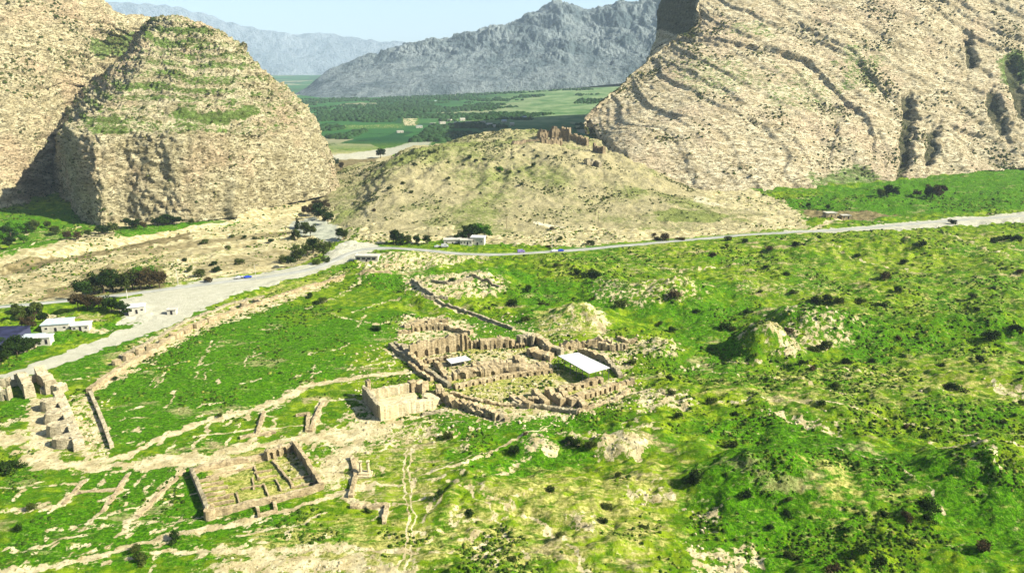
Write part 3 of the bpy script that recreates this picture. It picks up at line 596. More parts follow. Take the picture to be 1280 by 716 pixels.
GUL = [([(1136,125),(1140,150),(1132,195)], 7, 9), ([(1130,100),(1136,130)], 3.5, 6), ([(1132,195),(1126,224)], 5.2, 6), ([(1140,160),(1152,186),(1150,205)], 3, 4), ([(1168,165),(1166,180),(1162,198)], 6, 8), ([(1174,146),(1168,168)], 3, 5), ([(1162,195),(1155,218)], 3.5, 5), ([(1180,178),(1184,205)], 3, 4),
       ([(1210,52),(1216,78)], 5.6, 7), ([(1204,38),(1210,55)], 3, 4), ([(1215,78),(1208,100)], 3, 4), ([(1243,118),(1248,140),(1255,160)], 7.5, 9), ([(1236,95),(1243,120)], 4, 6), ([(1255,160),(1262,182)], 4, 6), ([(1266,78),(1274,105),(1280,138)], 8, 9), ([(1258,58),(1268,82)], 4, 6), ([(1280,138),(1288,165)], 4, 5), ([(1228,140),(1222,165)], 3, 4),
       ([(1010,65),(1040,78),(1080,110),(1130,150)], 3, 3), ([(880,55),(930,60),(1000,75),(1060,130),(1085,165)], 4, 5), ([(850,95),(900,110),(955,165),(1000,180)], 3, 4), ([(1190,0),(1240,30),(1290,55)], 4, 4), ([(1040,120),(1048,150),(1040,190)], 4, 4), ([(1100,165),(1090,200)], 4, 4)]
for pts, w, d in GUL:
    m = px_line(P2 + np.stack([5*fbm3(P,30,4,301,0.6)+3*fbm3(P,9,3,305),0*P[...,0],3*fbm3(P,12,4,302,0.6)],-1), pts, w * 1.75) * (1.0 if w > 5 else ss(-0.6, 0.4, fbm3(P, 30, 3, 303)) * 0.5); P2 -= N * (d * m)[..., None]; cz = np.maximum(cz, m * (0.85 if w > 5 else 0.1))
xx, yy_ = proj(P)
cz = np.maximum(cz, 0.75 * ss(876, 868, xx) * ss(60, 50, yy_ + (866 - xx) * 0.35))  # cliff's left face darkened: its shade is put into the rock colour
g = np.maximum.reduce([0.7 * px_blob(P, 1060, 222, 60, 16, 0.5, 5), 0.75 * px_blob(P, 1268, 90, 30, 30, 0.5, 6), 0.45 * px_blob(P, 935, 38, 50, 14, 0.5, 7), 0.5 * px_blob(P, 1075, 85, 40, 30, 0.6, 8), 0.42 * px_blob(P, 905, 100, 80, 28, 0.6, 9), 0.4 * px_blob(P, 1000, 120, 60, 40, 0.6, 10)])
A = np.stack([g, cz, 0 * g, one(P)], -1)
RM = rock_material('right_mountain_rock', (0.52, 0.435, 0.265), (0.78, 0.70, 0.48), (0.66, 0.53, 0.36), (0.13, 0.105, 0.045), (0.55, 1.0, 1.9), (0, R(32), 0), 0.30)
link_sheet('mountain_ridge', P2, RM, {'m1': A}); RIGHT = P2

# ---- central hill crowned by the ruined castle
net = [
 [(385,262,640),(432,296,510),(470,305,480),(530,306,478),(600,308,474),(680,308,474),(760,303,484),(830,296,500),(900,290,515),(960,285,530),(1010,285,540)],
 [(400,240,720),(440,270,575),(476,262,570),(535,262,570),(600,262,570),(680,265,566),(760,266,566),(830,266,566),(895,267,572),(960,266,590),(1010,268,600)],
 [(425,215,830),(455,240,660),(488,226,640),(540,222,650),(600,222,655),(680,225,650),(760,232,640),(820,240,640),(880,250,650),(940,255,660),(1000,257,660)],
 [(450,205,900),(472,214,740),(505,200,720),(548,190,735),(600,188,740),(675,190,735),(752,202,720),(806,214,720),(860,234,720),(930,247,720),(1000,252,720)],
 [(470,205,960),(488,202,820),(516,190,800),(552,190,810),(600,180,815),(672,174,815),(742,186,800),(790,198,800),(850,226,790),(930,246,780),(1000,254,780)],
 [(480,212,1020),(496,205,900),(520,192,880),(552,190,880),(605,178,880),(670,172,880),(738,180,880),(780,199,880),(850,232,880),(930,252,880),(1000,260,880)],
 [(480,240,1100),(496,240,1100),(520,240,1100),(552,240,1100),(605,240,1100),(670,240,1100),(738,240,1100),(780,240,1100),(850,260,1100),(930,270,1100),(1000,280,1100)]]
P = sheet(net, int(620*Q), int(760*Q)); N = outward(P)
cz = np.clip((P[..., 2] - 2) / 30, 0, 1)
P2 = P + N * (4 * fbm3(P, 110, 3, 61)[..., None] * cz[..., None]) + N * (2.4 * fbm3(P, 30, 4, 62, 0.55, True)[..., None] * (0.3 + 0.9 * cz[..., None]))
P2 += N * (0.8 * fbm3(P, 7, 4, 63, 0.6)[..., None])
gx = P[..., 0] + 0.25 * (P[..., 1] - 600) * np.sign(P[..., 0]) + 6 * fbm3(P, 40, 3, 67); P2 -= N * (2.0 * np.clip(1 - 2.2 * np.abs(noise2(gx / 26, P[..., 1] / 170, 68)), 0, 1) * ss(0.05, 0.5, cz) * ss(0.0, 0.3, 1.2 - cz))[..., None]
q = P[..., 2] + 3 * fbm3(P, 40, 3, 64); P2 += N * ((blocky(q / 5.5, 0.15) - q / 5.5) * 1.3)[..., None]
g = np.clip(0.38 + 0.45 * fbm3(P, 60, 4, 65), 0, 0.9)
g = np.maximum(g, 0.95 * px_blob(P, 860, 272, 50, 12, 0.5, 5)); tr = 0.6 * px_line(P, [(455,272),(468,258),(475,250)], 4)
tr = np.maximum(tr, px_line(P, [(668,280),(690,284),(712,288)], 3)); tr = np.maximum(tr * 0.7, px_line(P, [(870,250),(940,262),(1000,268)], 8) * 0.5)
def hill_material():
    k = NK('hill_soil'); a = k.attr('m1')
    mid = k.noise(0.09, 6, 0.65); fin = k.noise(0.55, 6, 0.72, k.mapc((0.6, 0.8, 1.6))); fi2 = k.noise(2.0, 4, 0.7)
    c = k.mix(k.ramp(mid, 0.38, 0.62), (0.29, 0.26, 0.135), (0.40, 0.355, 0.20))
    c = k.mix(k.ramp(k.math('ADD', a[0], k.math('MULTIPLY', k.math('SUBTRACT', fin, 0.5), 1.6)), 0.30, 0.72), c, k.mix(k.ramp(mid, 0.4, 0.6), (0.125, 0.155, 0.04), (0.22, 0.25, 0.075)))
    c = k.mix(k.math('MULTIPLY', k.ramp(fin, 0.60, 0.70), 0.6), c, (0.12, 0.12, 0.05))
    c = k.mix(k.math('MULTIPLY', k.ramp(fi2, 0.62, 0.70), 0.7), c, (0.60, 0.52, 0.34))
    c = k.mix(k.ramp(k.math('ADD', a[1], k.math('MULTIPLY', k.math('SUBTRACT', fin, 0.5), 0.6)), 0.35, 0.6), c, (0.64, 0.58, 0.40))
    k.bump(k.math('ADD', fin, k.math('MULTIPLY', fi2, 0.3)), 1.0, 2.2); return k.out(c)
A = np.stack([g, tr, 0 * g, one(P)], -1)
link_sheet('hill', P2, hill_material(), {'m1': A}); HILL = P2

# ---- grey mountain across the valley
cx = [330, 378, 405, 432, 465, 502, 530, 562, 600, 640, 660, 682, 705, 732, 750, 775, 800, 840, 900, 1000, 1100]
cy = [136, 112, 90, 74, 62, 49, 41, 37, 29, 21, 11, 2, -5, 7, 4, -3, -8, -22, -34, -34, -34]
by = [140, 134, 131, 129, 126, 123, 121, 118, 115, 112, 110, 108, 106, 104, 102, 100, 98, 96, 94, 92, 92]
net = []
for f, Yd, lift in ((0, 3350, 0), (0.18, 3450, 0), (0.42, 3650, 0), (0.62, 3800, 0), (0.82, 3950, 0), (1.0, 4100, 0), (0.7, 4700, 0), (-0.2, 5600, 0)):
    net.append([(x, b + (c - b) * f + (4 if f == 0 else 0), Yd + (300 if x > 700 else 0) * 0 + 0.25 * (x - 600)) for x, c, b in zip(cx, cy, by)])
P = sheet(net, int(420*Q), int(900*Q)); N = outward(P)
hh = np.clip((P[..., 2] - 60) / 250, 0.1, 1)
P2 = P + N * (20 * fbm3(P, 420, 3, 81, 0.5, True, (1, 1, 0.45)) * hh)[..., None] + N * (15 * fbm3(P, 110, 5, 82, 0.62, True, (1, 1, 0.4)) * hh)[..., None]
q = P[..., 2] + 30 * fbm3(P, 300, 3, 84); P2 += N * ((blocky(q / 70, 0.12) - q / 70) * 22 * hh)[..., None]
P2[..., 2] += 3 * fbm3(P, 70, 4, 83, 0.6, True) * hh
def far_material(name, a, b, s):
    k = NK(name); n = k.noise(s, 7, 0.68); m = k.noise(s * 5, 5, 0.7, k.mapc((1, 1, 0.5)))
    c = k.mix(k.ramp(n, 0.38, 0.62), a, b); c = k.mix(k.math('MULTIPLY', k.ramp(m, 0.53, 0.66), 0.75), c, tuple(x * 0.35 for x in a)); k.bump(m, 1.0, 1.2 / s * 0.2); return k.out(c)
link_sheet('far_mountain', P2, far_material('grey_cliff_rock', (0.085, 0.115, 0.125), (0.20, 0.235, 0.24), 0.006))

# ---- distant ridge in the haze
net = []
xs = [-500, -200, 0, 120, 200, 270, 330, 390, 450, 520, 600, 700, 900, 1300]
ys = [-60, -45, -30, -14, -2, 10, 22, 32, 40, 40, 48, 56, 60, 60]
for f, Yd in ((0, 10500), (0.3, 11200), (0.7, 12200), (1.0, 13200), (0.6, 15000), (-0.2, 16500)):
    net.append([(x, 118 + (y - 118) * f, Yd) for x, y in zip(xs, ys)])
P = sheet(net, int(160*Q), int(500*Q)); N = outward(P)
P2 = P + N * (160 * fbm3(P, 1500, 4, 92, 0.5, True))[..., None]
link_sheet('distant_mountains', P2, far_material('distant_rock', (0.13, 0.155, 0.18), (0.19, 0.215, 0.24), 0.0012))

# ------------------------------------------------------------------ haze: the air of the valley
def haze():
    bm = bmesh.new()
    x0, x1, y0, y1, z0, z1 = -16000, 16500, -400, 19000, -14.0, 3200.0
    vs = [bm.verts.new(p) for p in ((x0,y0,z0),(x1,y0,z0),(x1,y1,z0),(x0,y1,z0),(x0,y0,z1),(x1,y0,z1),(x1,y1,z1),(x0,y1,z1))]
    for f in ((3,2,1,0),(4,5,6,7),(0,1,5,4),(1,2,6,5),(2,3,7,6),(3,0,4,7)): bm.faces.new([vs[i] for i in f])
    me = bpy.data.meshes.new('haze'); bm.to_mesh(me); bm.free()
    m = bpy.data.materials.new('haze'); m.use_nodes = True; t = m.node_tree; t.nodes.clear()
    v = t.nodes.new('ShaderNodeVolumePrincipled'); v.inputs['Color'].default_value = (0.62, 0.79, 1.0, 1)
    v.inputs['Density'].default_value = HAZE; v.inputs['Anisotropy'].default_value = 0.0
    o_ = t.nodes.new('ShaderNodeOutputMaterial'); t.links.new(v.outputs[0], o_.inputs['Volume'])
    me.materials.append(m); o = bpy.data.objects.new('haze', me); COL.objects.link(o); return tag(o, kind='stuff')
HAZE = 0.000052
haze()
rng = random.Random(7); nr = np.random.default_rng(11)
def on_surface(P, px, py):
    x, y = proj(P); d = (x - px) ** 2 + (y - py) ** 2 + (P[..., 1] > 1300) * 1e6
    near_ = d < d.min() + 6.0; Yc = np.where(near_, P[..., 1], 1e9); i = np.unravel_index(np.argmin(Yc), Yc.shape)
    return Vector(P[i])

# ------------------------------------------------------------------ road
def strip(name, P, w, up, mat, off=0.0, step=4.0):
    P = np.array(P, float); out = [P[0]]
    for a, b in zip(P[:-1], P[1:]):
        n = max(1, int(np.hypot(*(b - a)) / step))
        for k in range(1, n + 1): out.append(a + (b - a) * k / n)
    C = np.array(out)
    for _ in range(6): C[1:-1] = 0.25 * C[:-2] + 0.5 * C[1:-1] + 0.25 * C[2:]
    T = np.gradient(C, axis=0); T /= np.linalg.norm(T, axis=1, keepdims=True); N = np.stack([-T[:, 1], T[:, 0]], 1)
    m = 5; V = []
    zc = gq(C[:, 0], C[:, 1])
    for _ in range(3): zc[1:-1] = 0.25 * zc[:-2] + 0.5 * zc[1:-1] + 0.25 * zc[2:]
    for j in range(m):
        p = C + N * (off + w * (j / (m - 1) - 0.5)); zz = np.maximum(gq(p[:, 0], p[:, 1]) * 0.3 + zc * 0.7, zc) + up
        V.append(np.stack([p[:, 0], p[:, 1], zz - (0.6 if (j in (0, m - 1) and w > 3) else 0)], 1))
    V = np.stack(V, 1); n = len(C); idx = np.arange(n * m).reshape(n, m)
    q = np.stack([idx[:-1, :-1], idx[:-1, 1:], idx[1:, 1:], idx[1:, :-1]], -1).reshape(-1, 4)[:, ::-1]
    return tag(mesh_np(name, V.reshape(-1, 3), q, mat, smooth=True), kind='structure'), C, zc
ak = NK('road_asphalt')
M_ASPH = ak.out(ak.mix(ak.ramp(ak.noise(0.12, 5, 0.6), 0.3, 0.7), (0.24, 0.25, 0.225), (0.33, 0.335, 0.30)))
M_PAINT = flat('road_paint', (0.62, 0.62, 0.56), 0.7)
_, ROADC, ROADZ = strip('road', ROADL, 7.0, 0.30, M_ASPH)
strip('road_edge_line', ROADL, 0.22, 0.36, M_PAINT, 2.6); strip('road_edge_line', ROADL, 0.22, 0.36, M_PAINT, -2.6)
def road_pose(px, py, lane=1.6):
    x, y = G0(px, py); i = int(np.argmin(np.hypot(ROADC[:, 0] - x, ROADC[:, 1] - y))); i = min(max(i, 1), len(ROADC) - 2)
    t = ROADC[i + 1] - ROADC[i - 1]; a = math.atan2(t[1], t[0]); n = np.array([-math.sin(a), math.cos(a)])
    p = ROADC[i] + n * lane; return (float(p[0]), float(p[1]), float(ROADZ[i]) + 0.31), a

# ------------------------------------------------------------------ masonry
def stone_material(name, a, b, d, sc1=0.5, bs=0.5):
    k = NK(name); n1 = k.noise(0.25, 5, 0.6); n2 = k.noise(sc1 * 3, 5, 0.7); v = k.noise(1.0, 4, 0.7, k.mapc((0.8, 0.8, 3.5)))
    c = k.mix(k.ramp(n1, 0.35, 0.65), a, b); c = k.mix(k.math('MULTIPLY', k.ramp(n2, 0.55, 0.68), 0.7), c, d)
    c = k.mix(k.math('MULTIPLY', k.ramp(v, 0.53, 0.60), 0.65), c, d)
    c = k.mix(k.math('MULTIPLY', k.ramp(k.noise(0.7, 4, 0.7, k.mapc((1.2, 1.2, 0.5))), 0.54, 0.66), 0.32), c, d)
    k.bump(k.math('ADD', n2, v), 1.0, bs); return k.out(c)
M_STONE = stone_material('ruin_masonry', (0.33, 0.26, 0.145), (0.50, 0.41, 0.25), (0.12, 0.09, 0.045))
M_STONE2 = stone_material('grey_ruin_masonry', (0.27, 0.235, 0.15), (0.42, 0.37, 0.25), (0.10, 0.085, 0.05))
M_PLAST = stone_material('pale_plaster', (0.44, 0.37, 0.22), (0.56, 0.49, 0.32), (0.28, 0.23, 0.12), 0.3, 0.25)
M_CASTLE = stone_material('dark_castle_stone', (0.17, 0.135, 0.085), (0.30, 0.24, 0.15), (0.06, 0.045, 0.03))
M_TOWER = stone_material('tower_rubble_stone', (0.36, 0.31, 0.20), (0.52, 0.46, 0.31), (0.13, 0.105, 0.055))

def resample(P, ds):
    P = np.array(P, float); L = np.concatenate([[0], np.cumsum(np.hypot(*np.diff(P, axis=0).T[:2]))])
    n = max(3, int(L[-1] / ds) + 1); s = np.linspace(0, L[-1], n)
    return s, L[-1]
def ruin_wall(parent, pts, thick, h, mat=None, erode=0.35, niches=0, nw=1.3, nh=2.0, h2=None, seed=0, name='wall', base=None, flip=False, taper=0.12):
    """masonry wall along a ground line (photo pixels) with a broken top and real recessed arched niches"""
    mat = mat or M_STONE
    W = np.array([tuple(GP(x, y)) for x, y in pts]) if base is None else np.array(base, float)
    L = np.concatenate([[0], np.cumsum(np.hypot(*np.diff(W[:, :2], axis=0).T))]); tot = L[-1]
    ss_ = list(np.linspace(0, tot, max(4, int(tot / 0.6))))
    nic = []
    if niches:
        for k in range(niches):
            c = tot * (k + 0.5) / niches; nic.append(c)
            for f in (-1, -.999, -.6, 0, .6, .999, 1): ss_.append(c + f * nw / 2 * (1.0 if abs(f) < 1 else 1.02))
    s = np.array(sorted(x for x in ss_ if 0 <= x <= tot)); s = s[np.concatenate([[True], np.diff(s) > 1e-4])]
    C = np.stack([np.interp(s, L, W[:, i]) for i in range(3)], 1)
    if base is None: C[:, 2] = gq(C[:, 0], C[:, 1])
    T = np.gradient(C[:, :2], axis=0); T /= np.linalg.norm(T, axis=1, keepdims=True) + 1e-9; N = np.stack([-T[:, 1], T[:, 0]], 1)
    if (N.mean(0) * C[:, :2].mean(0)).sum() > 0: N = -N
    if flip: N = -N
    if base is None and seed < 80: h *= 0.82; h2 = h2 and h2 * 0.82; erode = min(0.75, erode * 1.35 + 0.05)
    hh = h + ((h2 - h) * s / tot if h2 is not None else 0)
    nz = noise2(s * 0.16 + seed * 7.7, 0 * s, seed) * 0.7 + noise2(s * 0.5 + seed, 0 * s, seed + 1) * 0.6 + noise2(s * 1.1 + seed, 0 * s, seed + 4) * 0.22
    st_ = 0.6 * np.round(nz * 3) / 3 + 0.4 * nz
    top = hh * np.clip(1 - erode * (0.35 + st_ * 0.9), 0.25, 1.15)
    ni = np.zeros(len(s)); za = np.full(len(s), 0.7)
    for c in nic:
        d = np.abs(s - c) / (nw / 2); m = d < 1.0
        ni[m] = min(0.9, thick * 0.45); za[m] = nh * (0.62 + 0.38 * np.sqrt(np.clip(1 - d[m] ** 2, 0, 1)))
    za = np.minimum(za, top - 0.25)
    jit = (0.2 + 0.04 * thick) * noise2(s * 0.8, s * 0 + 3.3, seed + 2)[:, None]
    o = N * (thick / 2 + jit); i_ = N * (thick / 2 + jit - ni[:, None]); t_ = N * (thick / 2 - taper * thick / 2 + jit); b_ = -N * (thick / 2)
    def sec(off, z): return np.concatenate([C[:, :2] + off, (C[:, 2] + z)[:, None]], 1)
    zb = -1.2 + 0 * s
    V = np.stack([sec(i_, zb), sec(i_, za), sec(o, za), sec(t_, top), sec(-t_ * 0.1, top + 0.15 * noise2(s * 0.7, s * 0 + 9, seed)), sec(b_ * (1 - taper), top * 0.96), sec(b_, zb)], 1)
    n, m = V.shape[:2]; idx = np.arange(n * m).reshape(n, m); nx = np.roll(idx, -1, 1)
    q = np.stack([idx[:-1], nx[:-1], nx[1:], idx[1:]], -1).reshape(-1, 4)
    org = np.array(parent.location) if parent is not None else 0
    me = bpy.data.meshes.new(name); caps = [tuple(idx[0][::-1]), tuple(idx[-1])]
    me.from_pydata([tuple(v) for v in (V.reshape(-1, 3) - org)], [], [tuple(f) for f in q] + caps); me.update()
    bm = bmesh.new(); bm.from_mesh(me); bmesh.ops.recalc_face_normals(bm, faces=bm.faces[:]); bm.to_mesh(me); bm.free()
    me.materials.append(mat); ob = bpy.data.objects.new(name, me); COL.objects.link(ob); ob.parent = parent
    return ob
def drum(parent, loc, r, h, mat, name='tower', seed=0, stretch=1.0, ang=0.0, seg=14, rt=0.9):
    """half-round tower: battered drum with a broken top"""
    bm = bmesh.new(); rings = []
    for k, (f, z) in enumerate(((1.06, -1.5), (1.03, 0.0), (1.0, h * 0.5), (rt, h), (rt * 0.6, h * 0.97))):
        ring = []
        for i in range(seg):
            a = 2 * math.pi * i / seg; rr = r * f * (1 + 0.07 * math.sin(3 * a + seed) + 0.05 * rng.uniform(-1, 1))
            x, y = rr * math.cos(a) * stretch, rr * math.sin(a); c_, s_ = math.cos(ang), math.sin(ang)
            ring.append(bm.verts.new((x * c_ - y * s_, x * s_ + y * c_, z + (0.12 * h * rng.uniform(-1, 0.5) if k >= 3 else 0))))
        rings.append(ring)
    for a_, b_ in zip(rings[:-1], rings[1:]):
        for i in range(seg): bm.faces.new((a_[i], a_[(i + 1) % seg], b_[(i + 1) % seg], b_[i]))
    bm.faces.new(rings[-1]); me = bpy.data.meshes.new(name); bm.to_mesh(me); bm.free(); me.materials.append(mat)
    o = bpy.data.objects.new(name, me); COL.objects.link(o); o.parent = parent
    o.location = Vector(loc) - (parent.location if parent else Vector()); return o
def box_bm(bm, c, s, rz=0.0, bev=0.0):
    r = bmesh.ops.create_cube(bm, size=1.0); vs = r['verts']
    for v in vs:
        v.co.x *= s[0]; v.co.y *= s[1]; v.co.z *= s[2]
        x, y = v.co.x, v.co.y; v.co.x = x * math.cos(rz) - y * math.sin(rz) + c[0]; v.co.y = x * math.sin(rz) + y * math.cos(rz) + c[1]; v.co.z += c[2]
    if bev: bmesh.ops.bevel(bm, geom=list({e for v in vs for e in v.link_edges}), offset=bev, segments=2, affect='EDGES')
def obj(name, bm, mat, parent=None, loc=None):
    me = bpy.data.meshes.new(name); bm.to_mesh(me); bm.free(); me.materials.append(mat)
    o = bpy.data.objects.new(name, me); COL.objects.link(o); o.parent = parent
    if loc is not None: o.location = loc
    return o
def part_box(name, c, s, mat, parent, rz=0.0, bev=0.0):
    bm = bmesh.new(); box_bm(bm, c, s, rz, bev); return obj(name, bm, mat, parent)

# ---- palace: cruciform hall and its court
t = empty('palace_hall_ruin', GP(600, 445), label='tan ruined palace hall with a tall arched opening behind the small white roof', cat='ruin')
RW = ruin_wall
RW(t, [(512,447),(545,442),(578,437)], 2.4, 8.0, erode=0.12, niches=5, nw=1.6, nh=3.2, seed=1, h2=9.5)
RW(t, [(576,438),(583,436)], 2.6, 9.5, erode=0.05, niches=1, nw=2.0, nh=7.0, seed=2, name='arch_wall')
RW(t, [(583,436),(592,434),(602,435)], 2.2, 8.0, erode=0.3, niches=3, nw=1.3, nh=4.0, seed=3, h2=4.0)
RW(t, [(600,435),(618,434),(636,433)], 4.0, 5.2, erode=0.1, niches=3, nw=1.3, nh=2.5, seed=4)
RW(t, [(621,431),(634,430),(642,434)], 2.6, 5.0, erode=0.5, niches=3, nw=1.3, nh=3.0, seed=5)
RW(t, [(640,435),(656,434)], 2.0, 3.0, erode=0.6, niches=4, nw=1.0, nh=2.0, seed=6)
RW(t, [(648,432),(658,430),(668,431)], 4.2, 6.0, erode=0.15, niches=2, nw=1.8, nh=4.0, seed=7, mat=M_STONE2)
RW(t, [(668,424),(680,433),(690,442)], 3.0, 4.5, erode=0.2, seed=8)
RW(t, [(664,441),(676,447),(690,450)], 5.0, 3.5, erode=0.25, niches=2, seed=9)
RW(t, [(645,449),(652,455),(655,462)], 3.2, 3.0, erode=0.4, seed=10)
RW(t, [(566,474),(585,471),(604,468)], 4.0, 4.5, erode=0.25, niches=2, nw=3.2, nh=3.4, seed=11)
RW(t, [(604,468),(625,466),(655,465),(684,462)], 4.5, 4.0, erode=0.2, niches=4, nw=1.6, nh=2.0, seed=12)
RW(t, [(590,459),(610,457),(640,456)], 3.5, 2.6, erode=0.4, seed=13)
RW(t, [(510,446),(520,455),(532,465)], 2.2, 4.0, erode=0.4, niches=3, seed=14)
RW(t, [(500,434),(507,441),(514,448)], 2.5, 3.5, erode=0.5, niches=2, seed=15, mat=M_STONE2)
RW(t, [(530,455),(545,452),(560,450)], 2.0, 3.0, erode=0.4, niches=4, nw=1.0, nh=2.0, seed=16)
RW(t, [(512,456),(526,468),(540,476)], 1.5, 2.5, erode=0.4, seed=17)
RW(t, [(545,455),(553,466),(562,478)], 2.0, 2.8, erode=0.4, seed=18)
RW(t, [(488,433),(510,450),(535,466),(562,484)], 1.8, 2.2, erode=0.2, seed=19, mat=M_STONE2)
RW(t, [(494,430),(516,446)], 1.4, 2.2, erode=0.4, seed=20, mat=M_STONE2)
t = empty('outer_palace_ruin', GP(528, 412), label='low pale ruined rooms behind the tall palace wall, standing uphill in the grass', cat='ruin')
RW(t, [(515,414),(530,412),(545,411),(560,411)], 2.4, 3.8, erode=0.2, niches=6, nw=1.0, nh=2.0, seed=21)
RW(t, [(505,409),(530,404),(560,402)], 2.6, 2.6, erode=0.3, niches=3, seed=22)
RW(t, [(560,411),(572,414),(590,418)], 2.6, 3.0, erode=0.4, seed=23)
RW(t, [(498,416),(514,416)], 1.6, 2.2, erode=0.5, seed=24)
t = empty('mosaic_court_ruin', GP(640, 480), label='ruined court with niched low walls left of and in front of the white shelter', cat='ruin')
RW(t, [(568,486),(590,481),(615,476),(640,471),(665,468),(690,466)], 2.0, 2.4, erode=0.15, niches=14, nw=0.9, nh=1.5, seed=31)
RW(t, [(720,502),(745,494),(769,486)], 2.2, 3.6, erode=0.15, niches=8, nw=1.0, nh=2.2, seed=32)
RW(t, [(700,490),(725,484),(752,477)], 2.4, 3.0, erode=0.3, niches=5, seed=33)
RW(t, [(640,506),(665,509),(690,512),(722,516)], 1.8, 2.0, erode=0.4, seed=34, mat=M_STONE2)
RW(t, [(660,503),(674,503)], 2.0, 3.2, erode=0.3, niches=2, nw=1.6, nh=2.2, seed=35)
for i, (a, b, hh) in enumerate([((668,494),(684,508),3.6), ((684,492),(704,508),4.2), ((700,494),(718,508),4.0), ((650,500),(664,510),3.0), ((640,498),(652,508),2.6), ((716,498),(732,512),3.0)]):
    RW(t, [a, b], 2.4, hh, erode=0.35, seed=36 + i)
RW(t, [(722,516),(745,508),(770,500),(786,488)], 1.6, 1.6, erode=0.6, seed=43)
RW(t, [(769,486),(780,480),(792,478)], 2.2, 2.6, erode=0.6, seed=44)
t = empty('brick_range_ruin', GP(585, 510), label='dark jumble of broken brick walls right of the pale square temple', cat='ruin')
RW(t, [(548,490),(556,500),(566,508),(590,512),(622,524)], 2.4, 4.2, erode=0.4, niches=9, nw=1.2, nh=2.5, seed=51)
RW(t, [(545,497),(556,496)], 3.2, 4.0, erode=0.2, niches=2, nw=1.1, nh=2.6, seed=52)
RW(t, [(560,500),(575,506),(594,516),(612,522)], 2.0, 3.0, erode=0.4, niches=5, seed=53)
for i in range(11):
    x = 556 + i * 7.4; y = 500 + i * 2.1
    RW(t, [(x, y), (x + 5, y + 6)], 1.8, 2.2 + (i * 37 % 10) * 0.22, erode=0.5, seed=54 + i, mat=M_STONE if i % 3 else M_STONE2)
RW(t, [(566,492),(600,502),(640,508)], 1.6, 1.6, erode=0.5, seed=66)
RW(t, [(528,519),(545,516),(560,512)], 1.4, 1.3, erode=0.6, seed=67, mat=M_STONE2)
t = empty('hillside_wall_ruin', GP(745, 432), label='tan ruined walls behind and to the right of the white shelter', cat='ruin')
RW(t, [(700,437),(722,434),(745,432),(765,433)], 3.0, 4.5, erode=0.4, niches=3, seed=71)
RW(t, [(748,436),(765,438),(784,436)], 2.0, 4.2, erode=0.4, niches=4, nw=0.9, nh=3.0, seed=72)
RW(t, [(680,437),(692,440),(703,444)], 3.0, 4.0, erode=0.3, niches=2, seed=73, mat=M_STONE2)
RW(t, [(724,440),(740,444),(760,452)], 2.4, 3.0, erode=0.4, seed=74)
RW(t, [(752,446),(764,458),(776,472)], 2.0, 2.8, erode=0.5, seed=75, mat=M_STONE2)
RW(t, [(772,424),(784,428),(796,426)], 2.0, 2.0, erode=0.4, seed=76)
# ---- temple
t = empty('square_temple_ruin', GP(505, 508), label='pale plastered square temple ruin with a sunken room and a tall smooth front wall', cat='ruin')
RW(t, [(474,524),(500,518),(522,513),(544,508)], 2.6, 5.4, M_PLAST, erode=0.12, seed=81, h2=3.4, name='front_wall', taper=0.05)
RW(t, [(475,523),(466,511),(456,499)], 1.8, 5.4, M_STONE2, erode=0.10, seed=82, name='side_wall', taper=0.05)  # darker stone than the front: the side's shade is put into its colour
RW(t, [(458,500),(480,495),(512,489)], 2.4, 3.6, M_PLAST, erode=0.2, seed=83, name='back_wall')
RW(t, [(512,489),(522,486),(532,490)], 4.0, 4.4, M_STONE, erode=0.5, seed=84, name='side_wall')
RW(t, [(528,500),(536,500),(545,506)], 4.0, 2.4, M_PLAST, erode=0.3, seed=85, name='side_wall')
RW(t, [(459,497),(463,496)], 2.6, 6.8, M_STONE, erode=0.2, seed=86, name='pier', niches=0)
part = GP(498, 506); bmx = bmesh.new()
vs = [bmx.verts.new(tuple(GP(x, y, 0.7) - t.location)) for x, y in ((478,519),(530,507),(518,492),(464,503))]
bmx.faces.new(vs); r_ = bmesh.ops.extrude_face_region(bmx, geom=bmx.faces[:]); bmesh.ops.translate(bmx, vec=(0, 0, -3.5), verts=[v for v in r_['geom'] if isinstance(v, bmesh.types.BMVert)])
bmesh.ops.recalc_face_normals(bmx, faces=bmx.faces[:]); obj('floor', bmx, M_PLAST, t)
# ---- mosque
t = empty('walled_compound_ruin', GP(320, 610), label='rectangular roofless ruin with low partition walls in rows and a round corner stub', cat='ruin')
RW(t, [(262,646),(300,637),(345,627),(378,619),(404,611)], 1.4, 2.0, erode=0.12, seed=91, name='front_wall')
RW(t, [(240,592),(247,608),(254,626),(262,646)], 1.2, 2.2, M_STONE2, erode=0.15, seed=92, name='side_wall', flip=True)
RW(t, [(240,592),(270,584),(305,577),(338,571)], 1.8, 1.6, erode=0.2, seed=93, name='back_wall')
RW(t, [(333,575),(345,569),(356,566),(370,563)], 2.0, 3.4, erode=0.35, niches=4, nw=1.3, nh=2.6, seed=94, name='back_wall')
RW(t, [(370,564),(380,578),(392,596),(403,611)], 1.3, 4.0, M_STONE, erode=0.2, seed=95, h2=2.0, name='side_wall', niches=5, nw=1.2, nh=2.0)
drum(t, GP(263, 648), 1.5, 3.0, M_STONE, 'corner_tower', 1)
RW(t, [(342,577),(354,592),(367,610)], 0.7, 0.8, erode=0.3, seed=96, name='partition_wall')
for i in range(7):
    x0, y0 = 247 + i * 2.6, 603 + i * 6.0
    RW(t, [(x0 + 1, y0), (x0 + 13, y0 - 2.6), (x0 + 27 + (i % 3) * 3, y0 - 5.4)], 0.6, 0.9, erode=0.2, seed=97 + i, name='partition_wall')
